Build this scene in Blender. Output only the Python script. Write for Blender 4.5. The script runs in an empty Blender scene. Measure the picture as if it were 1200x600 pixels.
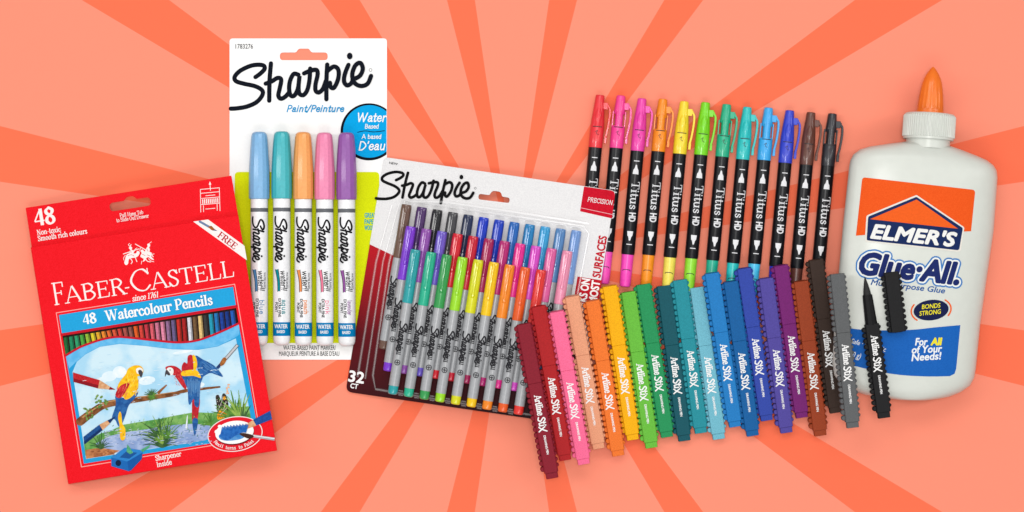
import bpy, bmesh, math, random
from mathutils import Vector, Matrix
from mathutils.geometry import tessellate_polygon

random.seed(7)
R = math.radians
SC = bpy.context.scene
COL = SC.collection
U = 0.0005            # metres per layout unit
H = 2600.0            # camera height in layout units

# ------------------------------------------------------------------ camera, world, lamps, exposure
cam_d = bpy.data.cameras.new('camera')
cam_d.sensor_width = 36.0
cam_d.lens = 36.0 * H / 1200.0
cam_d.clip_start = 0.01
cam_d.clip_end = 50
cam = bpy.data.objects.new('camera', cam_d)
COL.objects.link(cam)
cam.location = (0, 0, H * U)
SC.camera = cam

w = bpy.data.worlds.new('World')
SC.world = w
w.use_nodes = True
bg = w.node_tree.nodes['Background']
bg.inputs[0].default_value = (1.0, 0.995, 0.985, 1)
bg.inputs[1].default_value = 0.36

def area(name, loc, target, sx, sy, power):
    d = bpy.data.lights.new(name, 'AREA')
    d.shape = 'RECTANGLE'
    d.size = sx
    d.size_y = sy
    d.energy = power
    d.color = (1, 0.985, 0.96)
    o = bpy.data.objects.new(name, d)
    COL.objects.link(o)
    o.location = loc
    o.rotation_euler = (Vector(target) - Vector(loc)).to_track_quat('-Z', 'Y').to_euler()
    return o

area('softbox', (-0.85, 0.20, 0.85), (-0.05, 0, 0), 0.10, 0.9, 3.2)
area('softbox', (0.85, 0.20, 0.90), (0.05, 0, 0), 0.09, 0.9, 2.7)
area('ring_flash', (0.0, 0.04, 1.62), (0, 0, 0), 0.34, 0.28, 11.0)
area('overhead_lamp', (0.0, 0.85, 1.45), (0, 0.02, 0), 1.3, 0.5, 9.0)
area('overhead_lamp', (0.0, -0.85, 1.45), (0, -0.02, 0), 1.3, 0.5, 8.0)

SC.view_settings.view_transform = 'Standard'
SC.view_settings.look = 'None'
SC.view_settings.exposure = 0.0
SC.view_settings.gamma = 1.0
try:
    SC.view_settings.use_curve_mapping = False
except Exception:
    pass

# ------------------------------------------------------------------ materials
LIT = 1.34            # light level the print colours were read at

def lin(c):
    c /= 255.0
    return c / 12.92 if c <= 0.04045 else ((c + 0.055) / 1.055) ** 2.4

def rgb(t):
    return tuple(min(0.9, lin(v) / LIT) for v in t) + (1,)

_mats = {}
def mat(c, c2=None, rough=0.5, spec=0.5, scale=600, bump=0.0, coat=0.0, amount=0.12, mask=(0.4, 0.6)):
    """Procedural material: colour c broken up by noise towards c2 (default: a little darker)."""
    key = (c, c2, rough, spec, scale, bump, coat, amount, mask)
    if key in _mats:
        return _mats[key]
    m = bpy.data.materials.new('mat')
    m.use_nodes = True
    nt = m.node_tree
    b = nt.nodes['Principled BSDF']
    b.inputs['Roughness'].default_value = rough
    b.inputs['Specular IOR Level'].default_value = spec
    if coat:
        b.inputs['Coat Weight'].default_value = coat
        b.inputs['Coat Roughness'].default_value = 0.08
    tc = nt.nodes.new('ShaderNodeTexCoord')
    nz = nt.nodes.new('ShaderNodeTexNoise')
    nz.inputs['Scale'].default_value = scale
    nz.inputs['Detail'].default_value = 4
    nt.links.new(tc.outputs['Object'], nz.inputs['Vector'])
    rp = nt.nodes.new('ShaderNodeValToRGB')
    ca = rgb(c)
    cb = rgb(c2) if c2 else tuple(v * (1 - amount) for v in ca[:3]) + (1,)
    rp.color_ramp.elements[0].position = mask[0]
    rp.color_ramp.elements[0].color = cb
    rp.color_ramp.elements[1].position = mask[1]
    rp.color_ramp.elements[1].color = ca
    nt.links.new(nz.outputs['Fac'], rp.inputs['Fac'])
    nt.links.new(rp.outputs['Color'], b.inputs['Base Color'])
    if bump:
        bp = nt.nodes.new('ShaderNodeBump')
        bp.inputs['Strength'].default_value = bump
        bp.inputs['Distance'].default_value = 0.0002
        nt.links.new(nz.outputs['Fac'], bp.inputs['Height'])
        nt.links.new(bp.outputs['Normal'], b.inputs['Normal'])
    _mats[key] = m
    return m

def ink(c, c2=None, scale=900, **k):
    return mat(c, c2, rough=0.65, spec=0.05, scale=scale, amount=0.06, **k)

def plastic(c, rough=0.32, **k):
    return mat(c, None, rough=rough, spec=0.4, scale=700, amount=0.07, **k)

# ------------------------------------------------------------------ things, parts
def P(px, py, z=0.0):
    k = (H - z) / H
    return Vector(((px - 600) * k * U, (300 - py) * k * U, z * U))

def tag(o, label, cat, group=None):
    o['label'] = label
    o['category'] = cat
    if group:
        o['group'] = group
    return o

def thing(name, label, cat, loc=(0, 0, 0), group=None):
    o = bpy.data.objects.new(name, None)
    o.empty_display_size = 0.01
    COL.objects.link(o)
    o.location = loc
    return tag(o, label, cat, group)

def mesh_obj(name, verts, faces, m, parent=None, smooth=None, up=False, bevel=0.0):
    me = bpy.data.meshes.new(name)
    me.from_pydata([tuple(v) for v in verts], [], faces)
    bm = bmesh.new()
    bm.from_mesh(me)
    if up:
        for f in bm.faces:
            f.normal_update()
            if f.normal.z < 0:
                f.normal_flip()
    else:
        bmesh.ops.recalc_face_normals(bm, faces=bm.faces[:])
    bm.to_mesh(me)
    bm.free()
    if smooth is not None:
        for p in me.polygons:
            p.use_smooth = True
        me.set_sharp_from_angle(angle=R(smooth))
    me.materials.append(m)
    o = bpy.data.objects.new(name, me)
    COL.objects.link(o)
    if parent is not None:
        o.parent = parent
    if bevel:
        b = o.modifiers.new('bevel', 'BEVEL')
        b.width = bevel * U
        b.segments = 2
        b.limit_method = 'ANGLE'
    return o

def curve_pts(pts, n=6, closed=False):
    out = []
    L = len(pts)
    if L < 3 and not closed:
        return [Vector(p) for p in pts]
    q = [Vector(p) for p in pts]
    for i in range(L if closed else L - 1):
        if closed:
            a, b, c, d = q[(i - 1) % L], q[i], q[(i + 1) % L], q[(i + 2) % L]
        else:
            a, b, c, d = q[max(i - 1, 0)], q[i], q[i + 1], q[min(i + 2, L - 1)]
        for k in range(n):
            t = k / n
            out.append(0.5 * ((2 * b) + (c - a) * t + (2 * a - 5 * b + 4 * c - d) * t * t + (3 * b - a - 3 * c + d) * t ** 3))
    if not closed:
        out.append(q[-1])
    return out

def ell(cx, cy, rx, ry, rot=0.0, n=40, a0=0.0, a1=360.0):
    c, s = math.cos(R(rot)), math.sin(R(rot))
    out = []
    full = abs(a1 - a0) >= 359.9
    for i in range(n if full else n + 1):
        a = R(a0 + (a1 - a0) * i / n)
        x, y = rx * math.cos(a), ry * math.sin(a)
        out.append((cx + x * c - y * s, cy + x * s + y * c))
    return out

def rounded(pts, r, n=5):
    """polygon with rounded corners; r a number or one per corner"""
    out = []
    L = len(pts)
    for i in range(L):
        rr = r[i] if isinstance(r, (list, tuple)) else r
        p, a, b = Vector(pts[i]), Vector(pts[i - 1]), Vector(pts[(i + 1) % L])
        if rr <= 0:
            out.append(tuple(p))
            continue
        da, db = (a - p).normalized(), (b - p).normalized()
        p0, p1 = p + da * rr, p + db * rr
        for k in range(n + 1):
            t = k / n
            out.append(tuple((1 - t) ** 2 * p0 + 2 * t * (1 - t) * p + t * t * p1))
    return out

# ---- lettering: built-in sans
_ft = {}
def sans(s, off=0.0, shear=0.0):
    key = (s, off, shear)
    if key in _ft:
        return _ft[key]
    cu = bpy.data.curves.new('tmp', 'FONT')
    cu.body = s
    cu.offset = off
    cu.shear = shear
    cu.resolution_u = 3
    cu.fill_mode = 'FRONT'
    o = bpy.data.objects.new('tmp', cu)
    COL.objects.link(o)
    bpy.context.view_layer.update()
    dg = bpy.context.evaluated_depsgraph_get()
    ev = o.evaluated_get(dg)
    me = ev.to_mesh()
    vs = [(v.co.x, v.co.y) for v in me.vertices]
    fs = [tuple(p.vertices) for p in me.polygons]
    ev.to_mesh_clear()
    bpy.data.objects.remove(o)
    bpy.data.curves.remove(cu)
    _ft[key] = (vs, fs)
    return _ft[key]

_cap = {}
def sans_cap():
    if 'c' not in _cap:
        vs, _ = sans('H')
        _cap['c'] = max(v[1] for v in vs)
    return _cap['c']

# ---- lettering: pen-drawn alphabet (broad nib for roman letters, plain line for handwriting)
# flags: c curved, n thin, k thick, s/e serif at start/end
GL = {
'A': (.92, "ne|.44,1 .1,0;ke|.46,1 .84,0;n|.22,.34 .68,.34"),
'B': (.78, "kse|.18,1 .18,0;c|.18,.97 .45,.98 .62,.76 .45,.53 .18,.52;c|.18,.52 .5,.53 .7,.27 .48,.03 .18,.03"),
'C': (.88, "c|.8,.76 .6,.96 .3,.88 .1,.5 .3,.12 .6,.03 .82,.22;n|.8,.98 .8,.7"),
'D': (.92, "kse|.18,1 .18,0;c|.18,.97 .5,.95 .82,.5 .5,.05 .18,.03"),
'E': (.76, "kse|.18,1 .18,0;n|.18,.97 .66,.97 .66,.78;n|.18,.52 .54,.52;n|.54,.62 .54,.42;n|.18,.03 .66,.03 .7,.25"),
'F': (.7, "kse|.18,1 .18,0;n|.18,.97 .64,.97 .64,.78;n|.18,.52 .52,.52;n|.52,.62 .52,.42"),
'H': (.95, "kse|.2,1 .2,0;kse|.76,1 .76,0;n|.2,.52 .76,.52"),
'I': (.4, "kse|.2,1 .2,0"),
'L': (.7, "kse|.18,1 .18,0;n|.18,.03 .62,.03 .66,.28"),
'N': (.95, "nse|.2,1 .2,0;k|.18,1 .76,0;ns|.76,1 .76,0"),
'O': (.92, "c|.46,.98 .16,.8 .1,.5 .16,.2 .46,.02 .76,.2 .82,.5 .76,.8 .46,.98"),
'P': (.74, "kse|.18,1 .18,0;c|.18,.97 .48,.98 .66,.73 .48,.47 .18,.46"),
'R': (.84, "kse|.18,1 .18,0;c|.18,.97 .46,.98 .64,.75 .46,.52 .18,.5;ke|.42,.5 .76,0"),
'S': (.64, "c|.54,.78 .4,.97 .2,.93 .12,.76 .22,.6 .42,.46 .54,.28 .44,.06 .24,.03 .1,.22;n|.54,.98 .54,.72;n|.1,.3 .1,.02"),
'T': (.78, "ke|.39,.97 .39,0;n|.06,.78 .06,.97 .72,.97 .72,.78"),
'W': (1.24, "ks|.1,1 .36,0;n|.36,0 .6,.95;ks|.58,1 .86,0;ns|1.12,1 .86,0"),
'a': (.6, "c|.12,.5 .28,.66 .44,.58 .46,.42;k|.46,.48 .46,.1;c|.46,.1 .5,.02 .58,.06;c|.46,.4 .25,.36 .1,.18 .24,.02 .46,.14"),
'b': (.66, "ks|.16,1 .16,.04;c|.16,.48 .34,.65 .56,.48 .57,.2 .36,.01 .16,.12"),
'c': (.56, "c|.49,.5 .34,.65 .15,.52 .1,.3 .22,.06 .4,.03 .52,.16"),
'd': (.68, "kse|.5,1 .5,0;c|.5,.5 .32,.65 .12,.48 .11,.2 .3,.01 .5,.14"),
'e': (.58, "n|.12,.36 .5,.36;c|.5,.36 .46,.58 .3,.66 .14,.52 .1,.28 .23,.06 .4,.03 .53,.16"),
'f': (.42, "c|.46,.9 .34,1 .21,.86 .2,.7;ke|.2,.72 .2,0;n|.04,.64 .4,.64"),
'g': (.62, "c|.28,.66 .11,.46 .28,.25 .46,.46 .28,.66;c|.2,.26 .13,.14 .44,.08 .53,-.1 .3,-.28 .09,-.16 .22,.04;n|.44,.58 .58,.64"),
'h': (.72, "kse|.16,1 .16,0;c|.16,.46 .34,.65 .53,.54 .54,.4;ke|.54,.46 .54,0"),
'i': (.36, "kse|.18,.66 .18,0;k|.18,.94 .18,.86"),
'l': (.36, "kse|.18,1 .18,0"),
'm': (1.06, "kse|.16,.66 .16,0;c|.16,.46 .33,.65 .5,.54 .52,.4;ke|.52,.46 .52,0;c|.52,.46 .68,.65 .86,.54 .88,.4;ke|.88,.46 .88,0"),
'n': (.72, "kse|.16,.66 .16,0;c|.16,.46 .34,.65 .53,.54 .54,.4;ke|.54,.46 .54,0"),
'o': (.63, "c|.32,.66 .15,.54 .1,.33 .15,.12 .32,.01 .48,.12 .53,.33 .48,.54 .32,.66"),
'p': (.68, "kse|.16,.66 .16,-.3;c|.16,.5 .34,.65 .56,.48 .57,.2 .36,.01 .16,.14"),
'k': (.68, "kse|.16,1 .16,0;n|.16,.26 .5,.64;ke|.3,.42 .58,0"),
'q': (.68, "kse|.5,.66 .5,-.3;c|.5,.5 .32,.65 .12,.48 .11,.2 .3,.01 .5,.14"),
'r': (.5, "kse|.16,.66 .16,0;c|.16,.42 .28,.62 .4,.64 .46,.54"),
's': (.5, "c|.41,.52 .3,.65 .16,.6 .13,.46 .26,.35 .4,.24 .38,.07 .22,.01 .1,.14"),
't': (.42, "k|.2,.92 .2,.14;c|.2,.14 .24,.02 .34,.02 .4,.1;n|.05,.64 .38,.64"),
'u': (.72, "ks|.16,.66 .16,.2;c|.16,.22 .24,.03 .38,.02 .54,.2;kse|.54,.66 .54,0"),
'v': (.62, "ks|.08,.66 .3,0;ns|.54,.66 .3,0"),
'w': (.92, "ks|.08,.66 .28,0;n|.28,0 .46,.6;ks|.44,.66 .64,0;ns|.84,.66 .64,0"),
'x': (.64, "kse|.1,.66 .54,0;nse|.54,.66 .1,0"),
'y': (.62, "ks|.08,.66 .3,.02;ns|.54,.66 .2,-.3"),
'1': (.5, "ke|.27,1 .27,0;n|.27,.98 .1,.86"),
'4': (.64, "k|.46,1 .46,0;n|.44,.98 .06,.28;n|.06,.27 .62,.27"),
'6': (.62, "c|.5,.97 .26,.8 .12,.45 .16,.12 .32,.02 .5,.15 .5,.42 .32,.57 .14,.4"),
'7': (.6, "n|.1,.8 .1,.96 .56,.96;k|.55,.95 .25,0"),
'8': (.62, "c|.31,.98 .14,.85 .15,.68 .31,.54 .48,.38 .5,.16 .31,.02 .12,.16 .14,.38 .31,.54 .46,.68 .48,.85 .31,.98"),
'-': (.42, "n|.06,.36 .36,.36"),
'/': (.46, "n|.06,-.1 .4,1.05"),
"'": (.22, "n|.12,1 .09,.78"),
'.': (.22, "k|.1,.06 .1,.03"),
'!': (.3, "k|.16,1 .14,.3;k|.14,.06 .14,.02"),
}

class Art:
    """Flat shapes laid on a surface: conv(x,y,z) -> local point, zf(x,y) -> surface height."""
    def __init__(s, conv, zf, off=0.12, ydown=True, maxlen=0.0):
        s.conv, s.zf, s.off, s.yd, s.maxlen = conv, zf, off, ydown, maxlen
        s.v, s.f, s.e = [], [], 0.0
    def _add(s, pts, faces):
        b = len(s.v)
        pts = list(pts)
        s.v += [(p[0], p[1], s.e + (p[2] if len(p) > 2 else 0.0)) for p in pts]
        s.f += [tuple(i + b for i in f) for f in faces]
        s.e += 0.004
    def poly(s, pts, holes=(), curve=False):
        if curve:
            pts = [tuple(p) for p in curve_pts(pts, 5, True)]
        loops = [[Vector((p[0], p[1], 0)) for p in pts]] + [[Vector((p[0], p[1], 0)) for p in h] for h in holes]
        flat = [p for l in loops for p in l]
        s._add(flat, [tuple(t) for t in tessellate_polygon(loops)])
        return s
    def stroke(s, pts, wd, curve=True, closed=False, cap=True, n=6):
        if curve == 'raw':
            curve, n = True, 1          # points are already dense
        if curve and len(pts) > 2:
            q = curve_pts(pts, n, closed)
            if closed:
                q.append(q[0].copy())
        else:
            q = [Vector(p) for p in pts]
            if closed:
                q.append(q[0].copy())
        if not curve and len(q) > 2:
            for a, b in zip(q, q[1:]):
                s.stroke([a, b], wd, False, False, cap)
            return s
        N = len(q)
        ws = [wd(i / (N - 1), q[max(i - 1, 0)], q[min(i + 1, N - 1)]) if callable(wd) else wd for i in range(N)]
        pts_, fs = [], []
        for i in range(N):
            d = q[min(i + 1, N - 1)] - q[max(i - 1, 0)]
            if d.length < 1e-9:
                d = Vector((1, 0))
            d.normalize()
            nn = Vector((-d.y, d.x)) * ws[i] / 2
            pts_ += [(q[i] + nn).to_3d() + Vector((0, 0, i * .002)), (q[i] - nn).to_3d() + Vector((0, 0, i * .002))]
            if i:
                fs.append((2 * i - 2, 2 * i - 1, 2 * i + 1, 2 * i))
        s._add(pts_, fs)
        s.e += N * .002
        if cap:
            for i in (0, N - 1):
                if ws[i] > 0.3:
                    c = ell(q[i].x, q[i].y, ws[i] / 2, ws[i] / 2, n=10)
                    s._add(c, [tuple(range(10))])
        return s
    def _base(s, p0, p1):
        d = Vector(p1) - Vector(p0)
        L = d.length
        d.normalize()
        up = Vector((d.y, -d.x)) if s.yd else Vector((-d.y, d.x))
        return Vector(p0), d, up, L
    def sans(s, txt, p0, p1, cap, bold=0.0, shear=0.0):
        vs, fs = sans(txt, 0.0, shear)
        o, d, up, L = s._base(p0, p1)
        x0 = min(v[0] for v in vs)
        x1 = max(v[0] for v in vs)
        k = L / (x1 - x0)
        h = cap / sans_cap()
        nb = 0 if not bold else (8 if bold * h < 1.5 else 20)
        for bx, by in [(0, 0)] + [(math.cos(2 * math.pi * i / nb), math.sin(2 * math.pi * i / nb)) for i in range(nb)]:
            s._add([o + d * ((v[0] - x0) * k + bx * bold * h) + up * (v[1] * h + by * bold * h) for v in vs], fs)
        return s
    def pen(s, txt, p0, p1, cap, thick=0.15, thin=0.05, serif=True, shear=0.0, mono=None, gap=0.0):
        o, d, up, L = s._base(p0, p1)
        tot = sum(GL[c][0] + gap if c in GL else 0.34 for c in txt)
        kx = L / tot
        def M(x, y):
            return o + d * ((x + shear * y) * kx) + up * (y * cap)
        x = 0.0
        sc = min(kx, cap)
        for ch in txt:
            if ch not in GL:
                x += 0.34
                continue
            adv, st = GL[ch]
            for part in st.split(';'):
                fl, pp = part.split('|')
                pts = [tuple(float(t) for t in a.split(',')) for a in pp.split()]
                if 'c' in fl:
                    pts = [tuple(p) for p in curve_pts(pts, 5)]
                def wid(i):
                    if mono:
                        return mono
                    if 'n' in fl:
                        return thin
                    if 'k' in fl:
                        return thick
                    a = Vector(pts[max(i - 1, 0)])
                    b = Vector(pts[min(i + 1, len(pts) - 1)])
                    t = b - a
                    if t.length < 1e-9:
                        return thin
                    return thin + (thick - thin) * abs(math.sin(math.atan2(t.y, t.x) - R(12)))
                if 'c' in fl:
                    W = [wid(i) * sc for i in range(len(pts))]
                    q = [M(x + p[0], p[1]) for p in pts]
                    s.stroke(q, lambda t, a, b, W=W: W[min(len(W) - 1, int(round(t * (len(W) - 1))))], curve=False if len(q) < 3 else 'raw')
                else:
                    for a, b in zip(pts, pts[1:]):
                        s.stroke([M(x + a[0], a[1]), M(x + b[0], b[1])], wid(0) * sc, curve=False, cap=bool(mono) or len(pts) > 2 or pts[0][0] == pts[-1][0] and abs(pts[0][1] - pts[-1][1]) < .2)
                    if serif and not mono:
                        hw = thick * 0.5 + 0.08
                        if 's' in fl:
                            s.stroke([M(x + pts[0][0] - hw, pts[0][1] - thin * .4), M(x + pts[0][0] + hw * .8, pts[0][1] - thin * .4)], thin * sc, curve=False, cap=False)
                        if 'e' in fl:
                            s.stroke([M(x + pts[-1][0] - hw, thin * .5 + pts[-1][1]), M(x + pts[-1][0] + hw, thin * .5 + pts[-1][1])], thin * sc, curve=False, cap=False)
            x += adv + gap
        return s
    def logo(s, M, wd=31):
        for st in SCRIPT:
            q = [M(*p) for p in st]
            k = (Vector(M(1, 0)) - Vector(M(0, 0))).length
            if len(q) == 1:
                c = ell(q[0][0], q[0][1], 20 * k, 24 * k, n=12)
                s._add(c, [tuple(range(12))])
            else:
                s.stroke(q, wd * k)
        return s
    def build(s, name, m, parent):
        v, f = list(s.v), list(s.f)
        if s.maxlen:
            bm = bmesh.new()
            bv = [bm.verts.new(p) for p in v]
            for t in f:
                try:
                    bm.faces.new([bv[i] for i in t])
                except ValueError:
                    pass
            bmesh.ops.triangulate(bm, faces=bm.faces[:])
            for _ in range(5):
                ed = [e for e in bm.edges if e.calc_length() > s.maxlen]
                if not ed:
                    break
                bmesh.ops.subdivide_edges(bm, edges=ed, cuts=1, use_grid_fill=False)
                bmesh.ops.triangulate(bm, faces=bm.faces[:])
            bm.verts.index_update()
            v = [tuple(x.co) for x in bm.verts]
            f = [tuple(x.index for x in t.verts) for t in bm.faces]
            bm.free()
        vv = [s.conv(x, y, s.zf(x, y) + s.off + e) for x, y, e in v]
        return mesh_obj(name, vv, f, m, parent, up=True)

def level_script(x0, y0, along, across):
    """the script word laid level, reading down a pen whose axis is y"""
    c, s = math.cos(R(9.9)), math.sin(R(9.9))
    def M(x, y):
        dx, dy = x - 30, y - 494
        return (x0 - (dx * s + dy * c) * across, y0 - (dx * c - dy * s) * along)
    return M

# the flowing script word shared by both marker packs (traced in sixths of a unit, y down)
SCRIPT = [
 [(203,272),(240,245),(268,212),(252,188),(180,190),(100,225),(58,268),(66,300),(120,318),(200,336),(250,365),(250,402),(208,450),(140,480),(70,492),(30,494)],
 [(312,176),(302,300),(300,438)],
 [(275,318),(318,302),(358,278),(384,290),(374,350),(364,402),(382,424),(412,410),(440,380)],
 [(505,256),(472,250),(446,300),(440,360),(452,402),(478,400),(502,350),(513,262),(506,340),(512,388),(540,398),(566,366),(582,300),(588,212)],
 [(545,246),(588,228),(632,222),(640,256),(626,320),(626,366),(648,380),(676,356),(698,300)],
 [(708,184),(702,300),(702,428)],
 [(706,232),(754,198),(786,222),(784,286),(756,346),(732,342),(727,312)],
 [(857,186),(832,250),(826,302),(846,330),(874,318),(890,288)],
 [(885,290),(936,264),(958,214),(940,172),(906,190),(884,250),(896,308),(940,334),(990,320),(1016,264)],
 [(866,124)],
]

def card(name, outer, holes, zt, th, m, parent, conv):
    loops = [[Vector((p[0], p[1], 0)) for p in outer]] + [[Vector((p[0], p[1], 0)) for p in h] for h in holes]
    flat = [p for l in loops for p in l]
    n = len(flat)
    tri = [tuple(t) for t in tessellate_polygon(loops)]
    vs = [conv(p.x, p.y, zt(p.x, p.y)) for p in flat] + [conv(p.x, p.y, zt(p.x, p.y) - th) for p in flat]
    fs = tri + [tuple(reversed([i + n for i in t])) for t in tri]
    b = 0
    for l in loops:
        L = len(l)
        for i in range(L):
            j = (i + 1) % L
            fs.append((b + i, b + j, b + j + n, b + i + n))
        b += L
    return mesh_obj(name, vs, fs, m, parent)

# ---- pen-local solids (x across, y along, z up, in layout units)
def lathe(prof, cz=0.0, seg=28, rib=None, cx=0.0, flat=1.0):
    vs, fs = [], []
    for (y, r) in prof:
        for k in range(seg):
            a = 2 * math.pi * (k + 0.5) / seg
            rr = r * (1 + (rib(k, y) if rib else 0))
            vs.append(((cx + rr * math.cos(a)) * U, y * U, (cz + flat * rr * math.sin(a)) * U))
    n = len(prof)
    for i in range(n - 1):
        for k in range(seg):
            j = (k + 1) % seg
            fs.append((i * seg + k, i * seg + j, (i + 1) * seg + j, (i + 1) * seg + k))
    fs.append(tuple(range(seg)))
    fs.append(tuple(range((n - 1) * seg, n * seg)))
    return vs, fs

def box(x0, x1, y0, y1, z0, z1):
    vs = [(x * U, y * U, z * U) for x in (x0, x1) for y in (y0, y1) for z in (z0, z1)]
    return vs, [(0, 1, 3, 2), (4, 6, 7, 5), (0, 4, 5, 1), (2, 3, 7, 6), (0, 2, 6, 4), (1, 5, 7, 3)]

def prism(sec, y0, y1, s0=1.0, s1=1.0, cz=6.0):
    n = len(sec)
    vs = [(x * s * U, y * U, (cz + (z - cz) * s) * U) for y, s in ((y0, s0), (y1, s1)) for x, z in sec]
    fs = [tuple(range(n)), tuple(range(n, 2 * n))]
    for i in range(n):
        j = (i + 1) % n
        fs.append((i, j, n + j, n + i))
    return vs, fs

def merge(*parts):
    vs, fs = [], []
    for v, f in parts:
        b = len(vs)
        vs += list(v)
        fs += [tuple(i + b for i in t) for t in f]
    return vs, fs

def place(root, top, bot, L, zt, zb):
    """put a pen so that its foot and its top come to lie at two spots of the layout"""
    b, t = P(bot[0], bot[1], zb), P(top[0], top[1], zt)
    y = (t - b)
    k = y.length / (L * U)
    y.normalize()
    x = y.cross(Vector((0, 0, 1))).normalized()
    z = x.cross(y).normalized()
    m = Matrix((x, y, z)).transposed()
    s = (H - 0.5 * (zt + zb)) / H
    root.location = b
    root.rotation_euler = m.to_euler()
    root.scale = (s, k, s)

def dup(root, label):
    r = root.copy()
    COL.objects.link(r)
    r['label'] = label
    for ch in list(root.children):
        c = ch.copy()
        COL.objects.link(c)
        c.parent = r
        for g in ch.children:
            d = g.copy()
            COL.objects.link(d)
            d.parent = c
    return r

def paint(o, m):
    o.material_slots[0].link = 'OBJECT'
    o.material_slots[0].material = m

def kids(root, stem):
    out = []
    for c in root.children:
        if c.name.split('.')[0] == stem:
            out.append(c)
        for g in c.children:
            if g.name.split('.')[0] == stem:
                out.append(g)
    return out

def penconv(x, y, z):
    return Vector((x * U, y * U, z * U))

def cyl(r, cz):
    return lambda x, y: cz + math.sqrt(max(r * r - x * x, 0.0))

# ------------------------------------------------------------------ the setting: a printed sunburst sheet
def backdrop():
    m = bpy.data.materials.new('sunburst_paper')
    m.use_nodes = True
    nt = m.node_tree
    b = nt.nodes['Principled BSDF']
    b.inputs['Roughness'].default_value = 0.7
    b.inputs['Specular IOR Level'].default_value = 0.03
    N, Lk = nt.nodes.new, nt.links.new
    tc = N('ShaderNodeTexCoord')
    sx = N('ShaderNodeSeparateXYZ')
    Lk(tc.outputs['Object'], sx.inputs[0])
    def mt(op, a, bb=None):
        n = N('ShaderNodeMath')
        n.operation = op
        for i, v in enumerate((a, bb)):
            if v is None:
                continue
            if isinstance(v, (int, float)):
                n.inputs[i].default_value = v
            else:
                Lk(v, n.inputs[i])
        return n.outputs[0]
    ang = mt('ARCTAN2', sx.outputs['Y'], sx.outputs['X'])
    fr = mt('FRACT', mt('MULTIPLY', ang, 16 / (2 * math.pi)))
    ray = mt('LESS_THAN', mt('ABSOLUTE', mt('SUBTRACT', fr, 0.5)), 0.133)
    nz = N('ShaderNodeTexNoise')
    nz.inputs['Scale'].default_value = 2200
    nz.inputs['Detail'].default_value = 3
    Lk(tc.outputs['Object'], nz.inputs['Vector'])
    mx = N('ShaderNodeMix')
    mx.data_type = 'RGBA'
    Lk(ray, mx.inputs['Factor'])
    mx.inputs[6].default_value = rgb((255, 148, 122))
    mx.inputs[7].default_value = rgb((255, 118, 84))
    m2 = N('ShaderNodeMix')
    m2.data_type = 'RGBA'
    m2.blend_type = 'MULTIPLY'
    m2.inputs['Factor'].default_value = 0.06
    Lk(mx.outputs[2], m2.inputs[6])
    Lk(nz.outputs['Color'], m2.inputs[7])
    Lk(m2.outputs[2], b.inputs['Base Color'])
    bp = N('ShaderNodeBump')
    bp.inputs['Strength'].default_value = 0.08
    bp.inputs['Distance'].default_value = 0.0001
    Lk(nz.outputs['Fac'], bp.inputs['Height'])
    Lk(bp.outputs['Normal'], b.inputs['Normal'])
    vs, fs = box(-1500, 1500, -900, 900, -4, 0)
    o = mesh_obj('ground', vs, fs, m)
    o['kind'] = 'structure'
backdrop()

WHITE = (250, 250, 250)

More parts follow.
